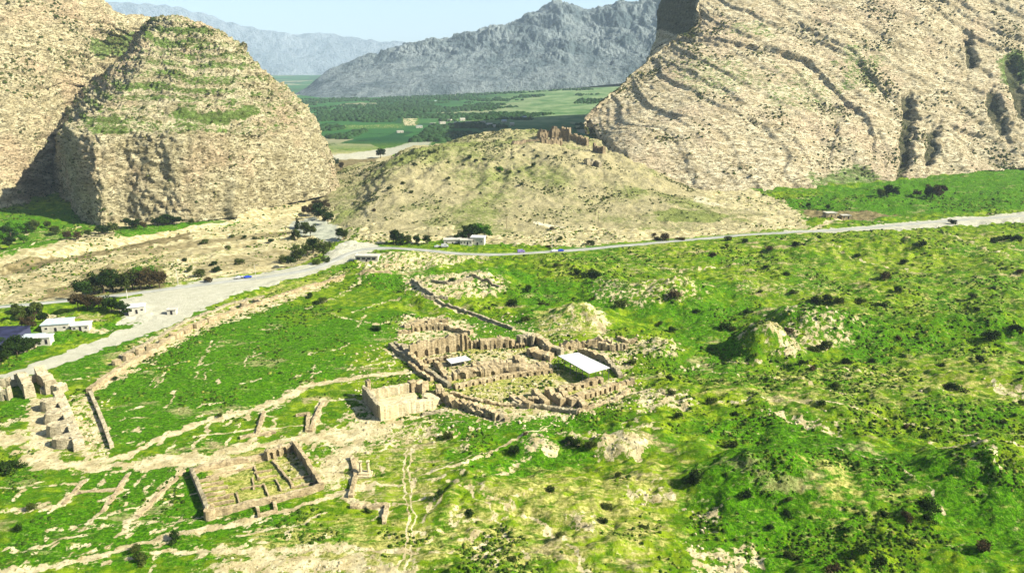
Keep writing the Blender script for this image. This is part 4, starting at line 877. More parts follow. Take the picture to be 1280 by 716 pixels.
for i, (a, b) in enumerate([((258,597),(300,588)), ((300,588),(318,584)), ((302,612),(330,606)), ((318,592),(340,588)), ((322,600),(346,595)), ((364,610),(396,603)), ((366,600),(392,594)), ((318,584),(324,600)), ((330,606),(336,620)), ((296,616),(300,632)), ((316,598),(318,612)), ((345,600),(352,614)), ((278,622),(292,618))]):
    RW(t, [a, b], 0.5, 0.65, erode=0.3, seed=110 + i, name='partition_wall')
t = empty('low_foundation_ruin', GP(336, 640), label='small square stub of low walls projecting below the walled compound', cat='ruin')
RW(t, [(322,634),(324,646),(345,641),(343,629)], 0.9, 1.0, erode=0.3, seed=130)
# ---- fortress walls at the left edge
t = empty('bastion_wall_ruin', GP(75, 535), label='row of thick half round stone towers along the old city wall at left', cat='ruin')
for i, (x, y, rr, hh) in enumerate([(66,511,2.8,3.8), (72,526,2.9,3.6), (78,541,3.1,3.6), (86,556,3.2,3.2)]):
    drum(t, GP(x, y), rr, hh, M_TOWER, 'tower', i * 1.7, 1.35, R(15))
RW(t, [(74,498),(82,515),(90,535),(100,563)], 3.2, 3.6, M_TOWER, erode=0.35, seed=140)
RW(t, [(113,492),(122,512),(131,534),(140,560)], 1.2, 1.4, M_TOWER, erode=0.1, seed=141, name='facing_wall', flip=True)
RW(t, [(54,490),(66,489),(80,491)], 4.2, 3.6, M_TOWER, erode=0.5, seed=142)
t = empty('gate_pier_ruin', GP(35, 490), label='three tall pale stone piers with dark gaps below the gravel track at the left edge', cat='ruin')
RW(t, [(-4,499),(6,499),(14,498)], 2.8, 5.0, M_TOWER, erode=0.4, niches=2, nw=1.0, nh=2.4, seed=143, name='pier')
RW(t, [(26,478),(34,486),(39,497)], 3.4, 5.0, M_TOWER, erode=0.4, seed=144, name='pier')
RW(t, [(52,474),(60,482),(66,492)], 4.0, 5.4, M_TOWER, erode=0.45, seed=145, name='pier')
RW(t, [(12,483),(34,479),(60,474)], 1.4, 3.0, M_TOWER, erode=0.3, seed=146)
RW(t, [(-30,486),(0,483),(14,482)], 2.0, 3.6, M_TOWER, erode=0.3, seed=147)
t = empty('city_wall_ruin', GP(235, 412), label='long low tan city wall running diagonally beside the bright green field', cat='ruin')
cw = [(112,491),(130,477),(150,463),(170,452),(190,441),(212,427),(235,412),(262,402),(290,393),(312,385),(335,377)]
RW(t, cw, 2.6, 1.9, M_STONE, erode=0.15, seed=150)
RW(t, [(335,377),(360,367),(390,358),(430,345)], 2.6, 1.5, M_STONE, erode=0.4, seed=151)
for i in range(13):
    f = i / 12; x = 146 + f * 175; y = 455 - f * 78
    drum(t, GP(x, y), 1.5 + 0.5 * (i % 2), 1.8 + 0.4 * (i % 3), M_STONE, 'tower', i, 1.2, R(30), 10)
RW(t, [(150,447),(190,426),(240,400),(290,380),(330,371)], 1.6, 1.2, M_STONE2, erode=0.6, seed=152)
def small_ruin(name, label, lines, h=1.2, mat=None, seed=0):
    t = empty(name, GP(*lines[0][0]), label=label, cat='ruin')
    for i, l in enumerate(lines): RW(t, l, 1.3, h, mat, erode=0.4, seed=seed + i)
small_ruin('retaining_wall_ruin', 'straight grey retaining wall running down through the grass behind the palace hall', [[(545,376),(580,389),(612,402),(642,412)]], 1.6, M_STONE2, 160)
small_ruin('rocky_wall_ruin', 'broken dark stone walls on the rocky knoll far behind the palace', [[(515,352),(528,362),(548,374)], [(540,352),(560,356),(590,350)], [(590,345),(612,352),(625,360)], [(530,372),(560,374)]], 1.8, M_STONE2, 165)
small_ruin('excavated_wall_ruin', 'thin excavated wall lines in the grass left of the pale temple', [[(404,503),(396,520),(388,540)], [(370,520),(386,518),(384,540)], [(330,516),(322,545)], [(300,548),(345,540)]], 1.0, M_STONE, 170)
small_ruin('field_wall_ruin', 'low parallel wall footings in the green field at lower left', [[(106,600),(92,616),(80,630)], [(160,593),(148,612),(128,640)], [(230,588),(205,612),(172,645)], [(98,616),(150,611)]], 0.35, M_STONE, 175)
small_ruin('pit_edge_ruin', 'low stone edge of a square green pit beside the thin double track', [[(438,634),(484,632),(480,655)], [(440,572),(445,596),(438,622)]], 1.1, M_STONE, 180)
small_ruin('roadside_wall_ruin', 'reddish broken wall stub beside the long city wall near the highway', [[(318,378),(328,380),(336,376)]], 2.2, M_STONE, 185)
small_ruin('slope_ruin', 'broken rough walls below the dark roofed kiosk', [[(450,343),(470,340),(490,343)], [(480,335),(500,330)]], 1.5, M_STONE, 187)
# ---- castle on the hill
hb = lambda pts: [tuple(on_surface(HILL, x, y) - Vector((0, 0, 1.0))) for x, y in pts]
t = empty('castle_ruin', on_surface(HILL, 705, 168), label='dark crumbling castle walls on the crest of the central hill', cat='ruin')
RW(t, None, 5.0, 10, M_CASTLE, erode=0.6, seed=190, base=hb([(672,172),(682,170),(692,169)]), niches=4, nw=2.2, nh=6)
RW(t, None, 6.0, 14, M_CASTLE, erode=0.6, seed=191, base=hb([(690,170),(702,170),(712,171)]), niches=4, nw=2.2, nh=8)
RW(t, None, 5.0, 10, M_CASTLE, erode=0.6, seed=192, base=hb([(708,172),(720,174),(734,180)]), niches=6, nw=2.0, nh=6)
RW(t, None, 4.0, 8, M_CASTLE, erode=0.6, seed=193, base=hb([(676,176),(690,178),(700,178)]), niches=4, nw=2.0, nh=5)
RW(t, None, 4.0, 4, M_CASTLE, erode=0.6, seed=194, base=hb([(640,178),(655,176),(672,174)]))
RW(t, None, 5.0, 9, M_CASTLE, erode=0.6, seed=195, base=hb([(742,186),(748,188),(756,190)]), niches=3, nw=2.2, nh=6)
t = empty('castle_tower_ruin', on_surface(HILL, 745, 205), label='lone broken stub of masonry downslope to the right of the hilltop castle', cat='ruin')
RW(t, None, 4.0, 7, M_STONE2, erode=0.5, seed=196, base=hb([(732,203),(742,205),(750,207)]), niches=2, nw=2, nh=4)

# ------------------------------------------------------------------ modern things
M_ROOFW = flat('white_roof_sheet', (0.60, 0.61, 0.59), 0.7, 0, 0.07, 0.4)
M_ROOFB = flat('pale_blue_roof', (0.42, 0.49, 0.52), 0.6, 0, 0.08, 0.6)
M_WALLW = flat('whitewash', (0.50, 0.48, 0.40), 0.9, 0, 0.08, 0.8)
M_DARK = flat('dark_opening', (0.03, 0.03, 0.035), 0.5)
M_STEEL = flat('grey_steel', (0.22, 0.23, 0.23), 0.5, 0.6)
M_NAVY = flat('dark_navy_roof', (0.028, 0.032, 0.075), 0.7, 0, 0.2, 0.4)
M_NAVYW = flat('dark_blue_wall', (0.05, 0.055, 0.10), 0.8)
M_WOOD = flat('weathered_wood', (0.20, 0.15, 0.10), 0.9)
M_CONC = flat('concrete', (0.50, 0.48, 0.41), 0.9, 0, 0.1, 0.5)

def shelter(name, label, quad, h_lo, h_hi, mat, posts=4, base=False):
    """protective roof: quad = photo pixels of the ground corners, front-left first, anticlockwise"""
    W = [GP(x, y) for x, y in quad]; o0 = sum(W, Vector()) / 4
    t = empty(name, o0, label=label, cat='shelter'); zb = min(w.z for w in W)
    hs = (h_lo, h_lo, h_hi, h_hi)
    top = [Vector((w.x, w.y, zb + h)) - o0 for w, h in zip(W, hs)]
    bm = bmesh.new(); n = 26; nrm = Vector((0, 0, 1))
    rows = []
    for i in range(n + 1):
        f = i / n; a = top[0].lerp(top[1], f); b = top[3].lerp(top[2], f); d = Vector((0, 0, 0.05 * (i % 2)))
        rows.append([bm.verts.new(a + d), bm.verts.new(b + d), bm.verts.new(b + d - Vector((0, 0, 0.10))), bm.verts.new(a + d - Vector((0, 0, 0.10)))])
    for p, q_ in zip(rows[:-1], rows[1:]):
        for k in range(4): bm.faces.new((p[k], q_[k], q_[(k + 1) % 4], p[(k + 1) % 4]))
    bm.faces.new(rows[0][::-1]); bm.faces.new(rows[-1]); bmesh.ops.recalc_face_normals(bm, faces=bm.faces[:]); obj('roof', bm, mat, t)
    for side in ((0, 1), (3, 2)):
        for k in range(posts):
            f = k / (posts - 1); p = top[side[0]].lerp(top[side[1]], f); p = p.lerp(Vector((0, 0, p.z)), 0.04); hh = p.z - (zb - o0.z) + 1.0
            part_box('post', (p.x, p.y, p.z - hh / 2 - 0.12), (0.22, 0.22, hh), M_STEEL, t)
        a = top[side[0]].lerp(Vector((0, 0, top[side[0]].z)), 0.04); b = top[side[1]].lerp(Vector((0, 0, top[side[1]].z)), 0.04); m = (a + b) / 2; d = b - a
        part_box('beam', (m.x, m.y, m.z - 0.26), (d.length, 0.16, 0.22), M_STEEL, t, math.atan2(d.y, d.x))
    return t
shelter('protective_shelter', 'large white sloping shelter roof on grey posts over the ruins', [(697,459),(736,481),(762,475),(722,456)], 5.0, 5.4, M_ROOFW, 6)
shelter('small_shelter', 'small flat white roof on low posts in front of the palace hall', [(564,460),(589,455),(582,450),(558,455)], 2.0, 2.2, M_ROOFW, 3)

def house(name, label, px, py, L, W, h, rz, roof=M_ROOFW, wall=M_WALLW, cat='building', flatr=True, over=0.35, nwin=3, group=None, loc=None, parts=True):
    p = loc or GP(px, py); t = empty(name, p, rz, label, cat, group)
    part_box('wall', (0, 0, h / 2 - 0.4), (L, W, h + 0.8), wall, t)
    bm = bmesh.new()
    if flatr:
        box_bm(bm, (0, 0, h + 0.12), (L + over * 2, W + over * 2, 0.22))
        for sx, sy, lx, ly in ((0, 1, L + over * 2, 0.2), (0, -1, L + over * 2, 0.2), (1, 0, 0.2, W + over * 2 - 0.42), (-1, 0, 0.2, W + over * 2 - 0.42)):
            box_bm(bm, (sx * (L / 2 + over - 0.1), sy * (W / 2 + over - 0.1), h + 0.34), (lx, ly, 0.22))
    else:
        vs = [bm.verts.new(v) for v in ((-L/2-over,-W/2-over,h),(L/2+over,-W/2-over,h),(L/2+over,W/2+over,h),(-L/2-over,W/2+over,h),(-L/2-over,0,h+W*0.22),(L/2+over,0,h+W*0.22))]
        for f in ((0,1,5,4),(2,3,4,5),(0,4,3),(1,2,5),(3,2,1,0)): bm.faces.new([vs[i] for i in f])
    obj('roof', bm, roof, t)
    if parts:
        for k in range(nwin):
            x = -L / 2 + L * (k + 0.5) / nwin
            if k == nwin // 2: part_box('door', (x, -W / 2 - 0.03, 1.0), (0.95, 0.12, 2.0), M_DARK, t)
            else:
                f = part_box('window', (x, -W / 2 - 0.03, h * 0.55), (1.2, 0.10, 1.0), M_CONC, t); part_box('pane', (x, -W / 2 - 0.07, h * 0.55), (1.0, 0.06, 0.8), M_DARK, f)
    return t
house('farm_house', 'white flat roofed house with a pale blue roof beside the brown trees at left', 74, 411, 11, 8, 3.4, R(14), M_ROOFB)
house('annex_building', 'low white annex with a bright white roof right of the farm house', 103, 411, 7, 5, 2.4, R(14), M_ROOFW)
house('long_shed', 'long low shed with a pale blue grey roof behind the dark hedge at left', 30, 428, 15, 4.5, 2.6, R(10), M_ROOFB, nwin=5)
house('store_building', 'small pale store at the right end of the long blue roofed shed', 56, 428, 6, 4, 2.8, R(10), M_ROOFW, nwin=2)
house('warehouse', 'large dark navy roofed building with a pale rim cut by the left edge', -34, 436, 30, 30, 4.0, R(4), M_NAVY, M_NAVYW, nwin=6, over=0.3)
house('ticket_office', 'small whitewashed office between the highway and the trees', 172, 390, 7, 5, 3.2, R(20), M_ROOFW, nwin=3)
house('guard_booth', 'tiny square booth with a dark doorway beside the gravel junction', 216, 392, 4, 3.4, 2.4, R(8), M_CONC, nwin=1)
t = house('roadside_kiosk', 'kiosk with a row of dark windows on a stone base by the road bend', 460, 326, 14, 6, 3.6, R(-4), M_CONC, M_WALLW, nwin=1)
for k in range(4):
    f = part_box('window', (-5 + k * 3.2, -3.04, 2.2), (2.6, 0.12, 1.5), M_CONC, t); part_box('pane', (-5 + k * 3.2, -3.09, 2.2), (2.3, 0.08, 1.25), M_DARK, f)
house('white_house', 'bright white house under the green tree at the foot of the hill', 598, 305, 9, 7, 5.0, R(-8), M_ROOFW)
house('grey_house', 'low grey white house left of the green tree at the hill foot', 566, 305, 12, 6, 3.4, R(4), M_CONC)
house('yard_house', 'small house with many dark openings between the white house and the grey house', 583, 305, 8, 5, 3.0, R(0), M_CONC, nwin=4)
house('field_hut', 'pinkish mud brick hut between the right road and the green field', 1037, 271, 9, 6, 3.4, R(5), M_CONC, M_STONE, nwin=3)
house('mud_hut', 'second mud brick hut with a flat roof right of the pinkish hut', 1056, 273, 7, 5, 2.6, R(0), M_CONC, M_STONE, nwin=2)
# village beyond the gorge
vill = empty
for i, (x, y) in enumerate([(541,156),(553,155),(562,152),(571,155),(578,151),(586,154),(594,156),(603,154),(612,157),(500,166),(524,160),(630,153),(655,148),(545,128),(620,159),(640,157)]):
    house('village_house', ['far white village house in the misty green valley beyond the gorge'][0], x, y, rng.uniform(9, 15), 9, rng.uniform(3, 5), rng.uniform(-0.4, 0.4), rng.choice([M_ROOFB, M_CONC, M_CONC]), M_WALLW, group='houses of the far village', flatr=rng.random() < 0.6, nwin=3)

# vehicles
def car(name, label, loc, a, paint, van=False):
    t = empty(name, loc, a, label, 'van' if van else 'car')
    prof = [(-2.2,0.35),(-2.25,0.75),(-2.1,0.98),(-1.5,1.02),(-1.05,1.42),(0.45,1.45),(1.15,1.0),(2.05,0.86),(2.25,0.6),(2.2,0.35)] if not van else [(-2.4,0.4),(-2.45,1.1),(-2.4,2.0),(-2.2,2.1),(1.2,2.1),(1.7,1.45),(2.4,1.2),(2.5,0.8),(2.45,0.4)]
    bm = bmesh.new(); half = 0.86; rows = []
    for y in (-half, half):
        rows.append([bm.verts.new((x, y * (0.80 if z > 1.2 and not van else 1), z)) for x, z in prof])
    n = len(prof)
    for i in range(n): bm.faces.new((rows[0][i], rows[0][(i + 1) % n], rows[1][(i + 1) % n], rows[1][i]))
    bm.faces.new(rows[0][::-1]); bm.faces.new(rows[1]); bmesh.ops.recalc_face_normals(bm, faces=bm.faces[:]); bmesh.ops.bevel(bm, geom=bm.edges[:], offset=0.05, segments=2, affect='EDGES')
    obj('body', bm, paint, t)
    for s in (-1, 1):
        part_box('side_window', (-0.3 if not van else 0.3, s * (0.775 if not van else 0.87), 1.2 if not van else 1.6), (1.5, 0.05, 0.30), M_DARK, t)
        for x in (-1.4, 1.35):
            bm = bmesh.new(); bmesh.ops.create_cone(bm, cap_ends=True, segments=18, radius1=0.34, radius2=0.34, depth=0.22)
            for v in bm.verts: v.co = Vector((v.co.x + x, v.co.z + s * 0.8, v.co.y + 0.34))
            w = obj('wheel', bm, M_DARK, t)
            bm = bmesh.new(); bmesh.ops.create_cone(bm, cap_ends=True, segments=12, radius1=0.2, radius2=0.2, depth=0.04)
            for v in bm.verts: v.co = Vector((v.co.x + x, v.co.z + s * 0.92, v.co.y + 0.34))
            obj('rim', bm, M_STEEL, w)
        part_box('headlight', (2.2 if not van else 2.44, s * 0.6, 0.68 if not van else 0.9), (0.1, 0.3, 0.16), M_ROOFW, t)
    ws = part_box('windscreen', (0.86 if not van else 1.48, 0, 1.25 if not van else 1.8), (0.06, 1.25, 0.6), M_DARK, t)
    return t
def paintm(n, c): return flat(n, c, 0.35, 0.0, 0.02)
M_BLUE = paintm('blue_paint', (0.02, 0.06, 0.42)); M_WHT = paintm('white_paint', (0.75, 0.75, 0.75)); M_VIO = paintm('violet_paint', (0.22, 0.18, 0.40)); M_SIL = paintm('silver_paint', (0.45, 0.46, 0.48))
l, a = road_pose(313, 350, 1.7); car('parked_car', 'blue car on the wide highway near the junction', l, a, M_BLUE)
l, a = road_pose(300, 351, 3.2); car('parked_car', 'silver car just behind the blue car near the junction', l, a, M_SIL)
l, a = road_pose(701, 314, -1.6); car('moving_car', 'blue car on the road below the central hill', l, a, M_BLUE)
l, a = road_pose(692, 314, -1.6); car('moving_car', 'white car ahead of the blue car below the central hill', l, a, M_WHT)
l, a = road_pose(652, 317, 1.6); car('delivery_van', 'violet and white van on the road right of the white house', l, a, M_VIO, True)
p = GP(547, 309); car('parked_car', 'dark silver car parked left of the grey house', (p.x, p.y, p.z), 0.3, M_SIL)
p = GP(556, 309); car('delivery_van', 'pale van parked close to the grey house', (p.x, p.y, p.z), 0.15, M_SIL, True)

def tube_bm(bm, a, b, r0, r1, seg=7):
    a, b = Vector(a), Vector(b); d = (b - a).normalized(); u = d.orthogonal().normalized(); v = d.cross(u); r = []
    for p, q_ in ((a, r0), (b, r1)): r.append([bm.verts.new(p + (u * math.cos(2 * math.pi * i / seg) + v * math.sin(2 * math.pi * i / seg)) * q_) for i in range(seg)])
    for i in range(seg): bm.faces.new((r[0][i], r[0][(i + 1) % seg], r[1][(i + 1) % seg], r[1][i]))
    bm.faces.new(r[1]); bm.faces.new(r[0][::-1])
def pole(loc, h, label, lamp=False):
    t = empty('street_lamp' if lamp else 'utility_pole', loc, 0, label, 'lamp post' if lamp else 'utility pole')
    bm = bmesh.new(); tube_bm(bm, (0, 0, -0.6), (0, 0, h), 0.17, 0.11); obj('pole', bm, M_CONC if lamp else M_WOOD, t)
    if lamp: part_box('arm', (0.7, 0, h - 0.1), (1.5, 0.1, 0.1), M_STEEL, t); part_box('lamp_head', (1.5, 0, h - 0.16), (0.7, 0.3, 0.16), M_STEEL, t)
    else:
        part_box('crossarm', (0, 0.16, h - 0.6), (2.2, 0.14, 0.16), M_WOOD, t)
        for x in (-0.9, 0, 0.9): part_box('insulator', (x, 0.16, h - 0.4), (0.12, 0.12, 0.22), M_CONC, t)
pole(GP(223, 358), 11, 'tall thin lamp post on the pale gravel yard by the highway', True)
for (x, y), lb in (((632,284),'wooden utility pole on the hill slope above and right of the white house'), ((745,276),'wooden utility pole, left one of a pair on the lower hill slope'), ((749,276),'wooden utility pole, right one of a pair on the lower hill slope'), ((536,297),'wooden utility pole at the hill foot between the tree rows')):
    pole(on_surface(HILL, x, y), 9, lb)
pole(GP(320, 350), 9, 'thin lamp post on the far verge beside the blue car', True); pole(GP(690, 312), 9, 'thin lamp post at the roadside behind the blue and white cars', True)

# white votive monument: stepped base and two columns
t = empty('votive_monument', GP(456, 594), label='pale stone monument of two stub columns on a stepped base beside the green pit', cat='monument')
part_box('base_step', (0, 0, 0.2), (4.2, 3.2, 0.9), M_PLAST, t, bev=0.05); part_box('plinth', (0, 0, 0.9), (3.2, 2.2, 0.7), M_PLAST, t, bev=0.05)
for x in (-1.1, 1.1):
    bm = bmesh.new(); tube_bm(bm, (x, 0, 1.2), (x, 0, 4.4), 0.42, 0.36, 14); c = obj('column', bm, M_PLAST, t)
    part_box('capital', (x, 0, 4.55), (1.0, 1.0, 0.35), M_PLAST, c, bev=0.04)
def fence_posts():
    t = empty('site_fence', GP(470, 560), label='thin wire fence line along the double track at bottom centre', cat='fence')
# ------------------------------------------------------------------ vegetation
def leaf_mesh(name, clumps, nleaf, lsize, seed, tight=1.0):
    """many small leaf-sprays spread through the crown's clumps"""
    r = np.random.default_rng(seed); V = []; Fq = []
    cl = np.array(clumps, float); w = cl[:, 3] ** 2; w /= w.sum()
    ci = r.choice(len(cl), nleaf, p=w); d = r.normal(size=(nleaf, 3)); d /= np.linalg.norm(d, axis=1, keepdims=True)
    rad = cl[ci, 3] * (0.55 + 0.5 * r.random(nleaf)) * tight
    P = cl[ci, :3] + d * rad[:, None] * np.array([1, 1, 0.8]); P[:, 2] = np.maximum(P[:, 2], 0.02)
    a = r.normal(size=(nleaf, 3)); a /= np.linalg.norm(a, axis=1, keepdims=True); b = np.cross(a, d + 0.4 * r.normal(size=(nleaf, 3))); b /= np.linalg.norm(b, axis=1, keepdims=True) + 1e-9
    s = lsize * (0.6 + 0.8 * r.random((nleaf, 1)))
    V = np.stack([P - a * s, P + b * s * 0.6, P + a * s, P - b * s * 0.6], 1).reshape(-1, 3)
    return V, np.arange(nleaf * 4).reshape(-1, 4)
def leaf_material(name, c1, c2):
    k = NK(name); n = k.noise(1.3, 3, 0.6); oi = k.n.new('ShaderNodeObjectInfo')
    c = k.mix(k.ramp(n, 0.35, 0.65), c1, c2); c = k.mix(k.math('MULTIPLY', oi.outputs['Random'], 0.6), c, tuple(0.5 * (x + y) * 0.45 for x, y in zip(c1, c2)))
    return k.out(c)
LEAF = {'dark': leaf_material('dark_leaves', (0.008, 0.022, 0.003), (0.028, 0.055, 0.008)), 'olive': leaf_material('olive_leaves', (0.028, 0.045, 0.008), (0.075, 0.10, 0.018)),
        'brown': leaf_material('brown_twigs', (0.035, 0.026, 0.012), (0.10, 0.078, 0.032)), 'green': leaf_material('fresh_leaves', (0.03, 0.10, 0.004), (0.09, 0.24, 0.01))}
M_BARK = flat('bark', (0.09, 0.065, 0.045), 0.95)
PROTO = {}
def plant(kind, var):
    key = (kind, var)
    if key in PROTO: return PROTO[key]
    r = random.Random(var * 13 + 5)
    if kind == 'bush':
        cl = [(r.uniform(-.55, .55), r.uniform(-.55, .55), r.uniform(.25, .75), r.uniform(.28, .5)) for _ in range(9)]; nl, ls = 850, 0.085
    elif kind == 'tree':
        cl = [(r.uniform(-.42, .42), r.uniform(-.42, .42), r.uniform(.55, 1.25), r.uniform(.18, .36)) for _ in range(16)]; nl, ls = 1700, 0.062
    else:
        cl = [(r.uniform(-.08, .08), r.uniform(-.08, .08), .15 + .1 * i, .24 * (1 - i / 13)) for i in range(12)]; nl, ls = 700, 0.06
    V, q = leaf_mesh(kind, cl, nl, ls, var + 77)
    me = bpy.data.meshes.new(kind + '_crown'); me.from_pydata(V.tolist(), [], q.tolist()); me.materials.append(None)
    bm = bmesh.new()
    hgt = {'bush': .6, 'tree': 1.0, 'cypress': 1.1}[kind]
    tube_bm(bm, (0, 0, -0.08), (0.02, 0, hgt * 0.6), 0.045, 0.025, 6)
    for c in cl[:7]: tube_bm(bm, (0.01, 0, hgt * r.uniform(.25, .5)), (c[0] * .85, c[1] * .85, c[2]), 0.02, 0.006, 4)
    mt = bpy.data.meshes.new(kind + '_trunk'); bm.to_mesh(mt); bm.free(); mt.materials.append(M_BARK)
    PROTO[key] = (me, mt); return PROTO[key]
LEAFCACHE = {}
NAMEK = {'bush': 'shrub', 'tree': 'tree', 'cypress': 'cypress_tree'}
PLANTS = []
def grow(kind, loc, size, col, px, py):
    var = rng.randrange(4 if kind != 'cypress' else 1); me, mt = plant(kind, var); key = (me.name, col)
    if key not in LEAFCACHE:
        m2 = me.copy(); m2.materials.clear(); m2.materials.append(LEAF[col]); LEAFCACHE[key] = m2
    t = empty(NAMEK[kind], loc, rng.uniform(0, 6.28)); t.scale = (size * rng.uniform(.9, 1.15), size * rng.uniform(.9, 1.15), size * rng.uniform(.8, 1.1))
    for nm, m in (('crown' if kind != 'bush' else 'foliage', LEAFCACHE[key]), ('trunk' if kind != 'bush' else 'stem', mt)):
        o = bpy.data.objects.new(nm, m); COL.objects.link(o); o.parent = t
    PLANTS.append((t, kind, size, col, px, py)); return t
def gplant(kind, px, py, size, col):
    return grow(kind, GP(px, py, -0.05), size * (0.80 if py < 520 else 0.68) if kind == 'bush' else size, col, px, py)
for px, py, s, c in [(1225,688,4.2,'brown'),(1160,638,5.2,'dark'),(1132,650,2.8,'brown'),(1076,690,3.2,'dark'),(1100,706,2.8,'dark'),(1040,712,2.6,'brown'),(985,645,2.4,'dark'),(990,698,3.0,'olive'),(872,600,4.2,'dark'),(862,604,3.0,'dark'),(930,622,3.2,'dark'),(912,558,3.4,'olive'),
    (890,503,3.0,'olive'),(1196,488,4.0,'dark'),(1183,486,2.6,'olive'),(1028,437,5.0,'olive'),(1018,441,3.4,'olive'),(905,411,3.6,'dark'),(843,372,5.4,'brown'),(775,384,4.6,'olive'),(998,308,5.6,'dark'),(1106,349,5.0,'brown'),(982,345,3.4,'dark'),(1020,380,5.0,'dark'),(1032,378,4.6,'dark'),
    (1122,362,3.6,'dark'),(1048,378,4,'olive'),(960,313,4.4,'brown'),(890,322,4.0,'brown'),(738,306,4.4,'dark'),(831,300,6.0,'brown'),(820,300,3.0,'brown'),(216,676,3.2,'dark'),(174,704,3.6,'olive'),(168,690,2.8,'olive'),(8,590,5.6,'dark'),(22,584,4.2,'dark'),(548,620,2.6,'dark'),(586,644,2.2,'dark'),(560,548,3.2,'olive'),
    (642,566,3.2,'dark'),(718,556,3.8,'dark'),(708,552,3.0,'dark'),(738,560,3.4,'olive'),(840,414,3,'dark'),(915,414,3.4,'olive'),(640,382,4,'dark'),(735,345,6,'dark'),(745,348,5,'dark'),(722,343,4,'dark'),(660,364,4,'dark'),(470,412,3.6,'dark'),(386,372,3.4,'dark'),(404,378,3.2,'olive'),(680,382,3.2,'olive'),(565,352,3,'dark'),
    (300,330,4.4,'olive'),(250,345,5.0,'olive'),(262,352,4.2,'brown'),(232,326,3,'dark'),(1240,424,5,'dark'),(1270,416,4.6,'dark'),(1225,452,3.4,'dark'),(1100,385,4,'dark'),(1075,380,4,'olive'),(870,392,3.2,'dark'),(935,392,3.4,'dark'),(1060,455,3.2,'dark'),(1000,455,2.8,'dark'),(790,455,2.6,'olive'),(1215,372,3.6,'olive'),(1255,300,6,'dark'),(1270,302,6,'dark'),(1240,304,5,'dark'),
    (1020,300,5,'dark'),(1060,302,4.6,'olive'),(910,300,4.6,'olive'),(930,303,4,'dark'),(1150,306,5,'dark'),(1130,330,4,'dark'),(40,636,2.4,'olive'),(25,662,2.2,'dark'),(395,380,3,'dark'),(120,500,1.8,'olive'),(146,474,2.0,'dark'),(850,300,4,'brown'),(700,300,3.2,'olive'),(275,520,1.6,'olive'),(460,640,1.6,'dark'),(805,660,1.8,'olive'),(700,672,2.0,'olive'),(640,700,1.8,'olive'),(1190,280,5,'dark')]:
    gplant('bush', px, py, s, c)
for px, py, s, c in [(492,305,7.5,'dark'),(500,306,6,'dark'),(510,305,5,'olive'),(522,305,5.4,'dark'),(534,305,4.6,'dark'),(586,299,9.0,'dark'),(596,298,8.6,'green'),(606,299,8,'green'),(578,301,6,'dark'),(572,302,5,'dark'),(104,372,8,'dark'),(118,368,8,'olive'),(130,366,9,'dark'),(142,364,9,'dark'),(152,364,8,'olive'),(166,362,9,'olive'),(176,362,8,'brown'),(188,361,8.4,'brown'),(200,360,7.6,'brown'),(134,352,7,'brown'),(176,350,7,'green'),(190,350,7,'green'),
    (140,390,6,'dark'),(150,392,5,'dark'),(160,394,4.4,'dark'),(124,386,6,'brown'),(110,388,6,'brown'),(98,386,6,'brown'),(30,402,6,'olive'),(44,400,6.4,'olive'),(36,412,5,'brown'),(54,404,4.4,'dark'),(20,394,4,'olive'),(46,394,5,'olive'),(10,448,6,'dark'),(22,444,6,'dark'),(34,440,5.4,'dark'),(0,456,6,'dark'),(44,436,4,'dark'),(2,444,6,'dark'),
    (5,300,9,'dark'),(14,298,9,'green'),(24,294,8,'green'),(34,292,8,'dark'),(0,308,8,'green'),(12,310,7,'dark'),(30,304,6,'green'),(44,290,7,'olive'),(-6,298,9,'dark'),(70,294,6,'olive'),(84,300,6,'brown'),(98,300,5,'brown'),(124,292,6,'dark'),(132,294,7,'dark'),(142,291,7,'olive'),(162,286,6.6,'dark'),(170,285,6.4,'dark'),(180,286,5,'brown'),(198,283,7,'dark'),(207,282,7.6,'dark'),(216,281,7,'dark'),(224,280,5,'dark'),(240,280,3.4,'olive'),(292,272,4,'dark'),(60,286,5,'olive'),(110,296,5,'olive'),
    (380,292,8,'olive'),(388,296,7,'olive'),(372,300,6,'olive'),(392,316,8,'dark'),(384,320,8,'olive'),(372,326,7,'olive'),(364,332,6,'dark'),(354,330,5,'olive'),(404,320,7,'olive'),(412,312,5,'olive'),(390,270,8,'brown'),(398,272,9,'dark'),(404,276,9,'dark'),(410,280,8,'dark'),(380,268,7,'brown'),(424,298,6,'dark'),(430,300,6,'olive'),(396,262,8,'brown'),(406,262,7,'brown'),
    (1108,247,9,'dark'),(1116,246,8,'dark'),(1100,247,7,'olive'),(1165,248,10,'brown'),(1174,247,9,'brown'),(1158,248,8,'dark'),(1146,246,6,'brown'),(420,208,9,'dark'),(426,212,8,'brown'),(476,198,12,'dark'),(440,222,8,'brown'),(452,222,8,'brown'),(462,212,8,'olive'),(430,228,7,'brown'),(1035,262,4,'dark'),(1010,260,4,'dark')]:
    gplant('tree', px, py, s * 0.92, c)
gplant('cypress', 372, 286, 8.5, 'dark'); gplant('cypress', 366, 300, 6.5, 'olive')
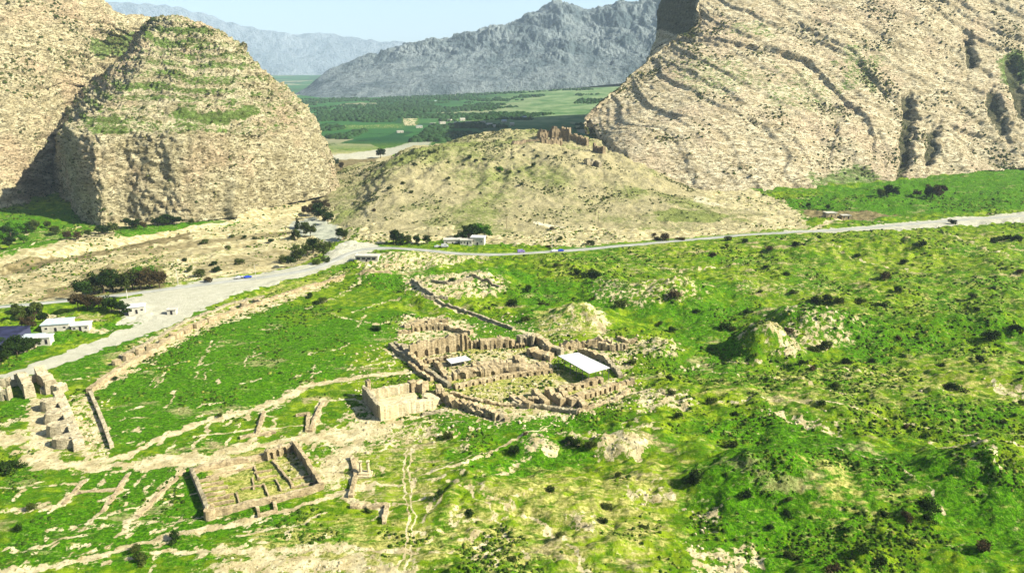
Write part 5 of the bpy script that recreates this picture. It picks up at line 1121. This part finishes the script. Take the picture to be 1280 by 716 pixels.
for px, py, s, c in [(500,200,5,'dark'),(538,190,6,'dark'),(545,188,5,'olive'),(520,205,5,'dark'),(588,196,6,'dark'),(596,200,5,'dark'),(606,198,5,'dark'),(580,205,4,'olive'),(666,206,6,'dark'),(640,196,3,'dark'),(656,193,3,'dark'),(672,194,4,'dark'),(684,195,4,'dark'),(634,216,5,'olive'),(648,214,4,'dark'),(705,190,4,'dark'),(733,200,5,'dark'),(740,204,4,'dark'),(652,230,5,'dark'),(560,222,5,'olive'),(625,212,7,'green'),(560,202,4,'dark'),(470,262,4,'brown'),(600,240,3,'dark'),(700,232,3,'dark'),(760,246,4,'olive'),(690,285,4,'brown'),(818,296,4,'brown'),(550,250,3,'dark'),(486,235,5,'dark'),(505,228,4,'olive'),(515,240,5,'olive')]:
    pt = on_surface(HILL, px, py); grow('bush', pt, s * 0.6, c, px, py)
for k in range(16):
    gplant('bush', rng.uniform(225, 420), rng.uniform(296, 340), rng.uniform(2.5, 4.5), rng.choice(['olive', 'dark', 'olive']))
# palm by the highway
t = empty('palm_tree', GP(159, 373), label='small palm with a pale trunk at the highway edge before the grove', cat='palm')
bm = bmesh.new()
for k in range(8): tube_bm(bm, (0.03 * k, 0, k * 0.75 - 0.3), (0.03 * k + 0.03, 0, k * 0.75 + 0.5), 0.24, 0.19, 8)
obj('trunk', bm, M_CONC, t); bm = bmesh.new()
for k in range(16):
    a = k * 2.4; el = 0.9 - (k % 4) * 0.45; p = Vector((0.24, 0, 6.0)); d = Vector((math.cos(a) * math.cos(el), math.sin(a) * math.cos(el), math.sin(el))); sd = Vector((-math.sin(a), math.cos(a), 0))
    for j in range(6):
        q_ = p + d * 0.5; w0, w1 = 0.42 * (1 - j / 7), 0.42 * (1 - (j + 1) / 7); bm.faces.new([bm.verts.new(v) for v in (p - sd * w0, p + sd * w0, q_ + sd * w1, q_ - sd * w1)]); p = q_; d = (d - Vector((0, 0, 0.22))).normalized()
obj('crown', bm, LEAF['olive'], t)

# more shrubs scattered over the rolling plain
k = 0
while k < 38:
    px = rng.uniform(640, 1290); py = 300 + 400 * rng.random() ** 1.2
    if 690 < px < 800 and 400 < py < 520: continue
    if any(abs(px - p[4]) < 16 and abs(py - p[5]) < 8 for p in PLANTS): continue
    gplant('bush', px, py, rng.uniform(1.6, 2.8) * (1.3 if py < 420 else 1), rng.choice(['dark', 'dark', 'olive', 'brown'])); k += 1

# labels: every plant is told apart by the landmark it stands nearest to
LM_ = [('the white sloping shelter', 725, 458), ('the pale square temple', 500, 505), ('the rectangular walled compound', 320, 605), ('the half round wall towers', 80, 535), ('the gate piers at left', 35, 480), ('the blue roofed farm house', 74, 405), ('the highway grove', 155, 360), ('the left cliff foot', 160, 280), ('the far left edge orchard', 5, 300),
       ('the white house below the hill', 595, 300), ('the dark windowed kiosk', 460, 320), ('the hilltop castle', 705, 165), ('the gorge mouth', 440, 215), ('the river bend', 390, 290), ('the pinkish mud hut', 1037, 268), ('the bright right field', 1130, 240), ('the big bare mound at right', 980, 425), ('the rounded knoll behind the shelter', 708, 405), ('the wide pale mound', 815, 368),
       ('the small orange mound', 776, 560), ('the bottom right corner', 1230, 690), ('the big dark grassy mound', 1200, 600), ('the green ridge mound', 1010, 600), ('the long city wall', 235, 412), ('the bottom centre dry patch', 620, 650), ('the bottom left corner', 100, 690), ('the right frame edge', 1270, 430), ('the right end of the road', 1200, 285), ('the middle of the right road', 930, 295), ('the mid plain hollow', 1060, 375), ('the tan palace hall', 590, 430), ('the rocky knoll', 570, 355), ('the pale scrape on the grass', 1030, 530), ('the hill face', 600, 205), ('the lower hill slope', 640, 270), ('the blue car near the junction', 313, 350), ('the road cars under the hill', 700, 312), ('the small roadside lamp yard', 223, 355)]
ORD = ['', 'second ', 'third ', 'fourth ', 'fifth ', 'sixth ', 'seventh ', 'eighth ', 'ninth ', 'tenth ', 'eleventh ', 'twelfth ', 'thirteenth ', 'fourteenth ', 'fifteenth ', 'sixteenth ', 'seventeenth ', 'eighteenth ', 'nineteenth ', 'twentieth ']
CN = {'dark': 'dark green', 'olive': 'olive green', 'brown': 'brown bare', 'green': 'fresh green'}
groups = {}
for P_ in PLANTS:
    t, kind, s, c, px, py = P_; lm = min(LM_, key=lambda m: (m[1] - px) ** 2 + (2 * (m[2] - py)) ** 2)
    groups.setdefault((lm[0], kind, c), []).append(((lm[1] - px) ** 2 + (2 * (lm[2] - py)) ** 2, P_))
for (lm, kind, c), L_ in groups.items():
    L_.sort(key=lambda q_: q_[0])
    for i, (_, (t, kd, s, cc, px, py)) in enumerate(L_):
        t['label'] = f"{CN[c]} {NAMEK[kind].replace('_', ' ')}, {ORD[min(i, 19)]}nearest of its colour to {lm}"
        t['category'] = 'shrub' if kind == 'bush' else 'tree'; t['group'] = {'bush': 'shrubs dotted over the plain and hill', 'tree': 'trees in the groves', 'cypress': 'cypresses by the river'}[kind]

# ------------------------------------------------------------------ uncountable ground cover
def domes(name, P, size, flatn, colA, mat, seg=5, seed=1):
    r = np.random.default_rng(seed); n = len(P); a0 = r.random(n) * 6.28
    rings = []
    for k in range(seg):
        a = a0 + 2 * math.pi * k / seg; rr = size * (0.7 + 0.6 * r.random(n))
        rings.append(np.stack([P[:, 0] + np.cos(a) * rr, P[:, 1] + np.sin(a) * rr, P[:, 2] - 0.15 * size], 1))
    mids = []
    for k in range(seg):
        a = a0 + 2 * math.pi * (k + 0.4) / seg; rr = size * (0.45 + 0.45 * r.random(n))
        mids.append(np.stack([P[:, 0] + np.cos(a) * rr, P[:, 1] + np.sin(a) * rr, P[:, 2] + flatn * size * (0.5 + 0.5 * r.random(n))], 1))
    top = np.stack([P[:, 0] + size * 0.3 * (r.random(n) - .5), P[:, 1] + size * 0.3 * (r.random(n) - .5), P[:, 2] + flatn * size * (0.9 + 0.4 * r.random(n))], 1)
    V = np.stack(rings + mids + [top], 1); m = 2 * seg + 1; F_ = []
    for k in range(seg):
        k1 = (k + 1) % seg; F_ += [(k, k1, seg + k), (k1, seg + k1, seg + k), (seg + k, seg + k1, 2 * seg)]
    F_ = (np.array(F_)[None] + (np.arange(n) * m)[:, None, None]).reshape(-1, 3)
    A = np.repeat(np.concatenate([colA, np.ones((n, 1))], 1)[:, None], m, 1).reshape(-1, 4)
    o = mesh_np(name, V.reshape(-1, 3), F_, mat, attrs={'tint': A}); return tag(o, kind='stuff')
tk = NK('scrub_tufts'); at = tk.n.new('ShaderNodeAttribute'); at.attribute_name = 'tint'
M_TINT = tk.out(tk.mix(tk.math('MULTIPLY', tk.ramp(tk.noise(3.0, 3), 0.45, 0.6), 0.5), at.outputs['Color'], (0.03, 0.05, 0.008)))
sk = NK('loose_stones'); at = sk.n.new('ShaderNodeAttribute'); at.attribute_name = 'tint'; M_STN = sk.out(at.outputs['Color'])
def field_points(n, y0, y1, seed, xr=(-0.82, 0.82)):
    r = np.random.default_rng(seed); y = np.exp(r.uniform(math.log(y0), math.log(y1), n)); x = (y + 20) * r.uniform(xr[0], xr[1], n); return x, y
x, y = field_points(int(120000 * Q), 118, 700, 3)
d = fbm2(x, y, 22, 4, 611); left = area(x, y, SITE, 10.0)
clear = line(x, y, ROADL, 12, 3)
for pts, e, s in GRAVEL: clear = np.maximum(clear, area(x, y, polyg(pts), 2))
pm = np.zeros(len(x))
for pts, w, e, s in PATHS[:8]: pm = np.maximum(pm, line(x, y, polyg(pts), w, e))
d = d + 0.9 * fbm2(x, y, 75, 3, 617) - 1.2 * area(x, y, polyg(WATER[0][0]), 4)
keep = (d + 0.18 * nr.normal(size=len(x)) > 0.16 + 0.45 * left) & (clear < 0.3) & (pm < 0.3); x, y, d = x[keep], y[keep], d[keep]
n = len(x); sz = (0.16 + 0.50 * nr.random(n) ** 3) * (0.75 + y / 500.0); u = nr.random((n, 1))
colr = np.where(u < 0.60, np.array([[0.020, 0.045, 0.003]]), np.where(u < 0.95, np.array([[0.07, 0.11, 0.008]]), np.array([[0.20, 0.20, 0.04]]))) * (0.7 + 0.6 * nr.random((n, 1)))
domes('ground_cover', np.stack([x, y, gq(x, y)], 1), sz, 0.75, colr, M_TINT)
x, y = field_points(int(60000 * Q), 118, 620, 5)
bs_ = np.zeros(len(x)); gvl = np.zeros(len(x))
for pts, e, s in GRAVEL: gvl = np.maximum(gvl, area(x, y, polyg(pts), 2))
for pts, e, s in BARE: bs_ = np.maximum(bs_, s * area(x, y, polyg(pts), 6))
rp = area(x, y, RUINPAD, 8.0)
keep = (bs_ + 0.9 * rp + 0.25 * (fbm2(x, y, 10, 3, 77) > 0.35) > 0.35 + 0.5 * nr.random(len(x))) & (line(x, y, ROADL, 12, 3) < 0.3) & (area(x, y, polyg(WATER[0][0]), 4) < 0.4) & (gvl < 0.4); x, y = x[keep], y[keep]; n = len(x)
domes('loose_stones', np.stack([x, y, gq(x, y)], 1), (0.10 + 0.5 * nr.random(n) ** 4) * (0.8 + y / 500), 0.6, np.array([[0.42, 0.36, 0.22]]) * (0.6 + 0.6 * nr.random((n, 1))), M_STN, seg=4, seed=2)
# scrub on the mountains
def scrub(name, P, n, s0, s1, seed, xmax=1380, cols=((0.05, 0.055, 0.018), (0.035, 0.05, 0.012), (0.09, 0.085, 0.03))):
    r = np.random.default_rng(seed); F0 = P.reshape(-1, 3); px, py = proj(F0)
    ok = np.where((F0[:, 1] < 1250) & (px > -60) & (px < xmax) & (py > -30) & (F0[:, 2] > 2))[0]; w = np.clip(0.12 + fbm3(F0[ok], 45, 4, seed), 0.04, 1) ** 1.5
    i = r.choice(ok, n, p=w / w.sum()); C_ = np.array(cols)[r.integers(0, len(cols), n)] * (0.6 + 0.8 * r.random((n, 1)))
    domes(name, F0[i], s0 + (s1 - s0) * r.random(n) ** 3, 0.75, C_, M_TINT, seed=seed)
scrub('mountain_scrub', LEFT_REAR, int(5000*Q), 0.4, 2.2, 21); scrub('dome_scrub', DOME, int(9000*Q), 0.35, 1.8, 22); scrub('ridge_scrub', RIGHT, int(12000*Q), 0.35, 2.1, 23); scrub('hill_scrub', HILL, int(9000*Q), 0.3, 1.5, 24)
# orchards in the valley
r = np.random.default_rng(31); n = int(22000 * Q); y = np.exp(r.uniform(math.log(1250), math.log(3300), n)); x = r.uniform(-0.33, 0.18, n) * y
fd = fbm2(x, y, 260, 3, 87); fn = ss(-300, 150, x - 0.06 * (y - 2000)) ; keep = (fd > -0.15 + 0.5 * fn) & (gq(x, y) > -3); x, y = x[keep], y[keep]
keep = ~((y < 1900) & (np.abs(x + 240) < 60)); x, y = x[keep], y[keep]; n = len(x)
domes('valley_orchards', np.stack([x, y, gq(x, y)], 1), 3.5 + 5.5 * r.random(n) ** 2, 0.8, np.array([[0.018, 0.050, 0.016]]) * (0.6 + 0.8 * r.random((n, 1))), M_TINT, seed=9)
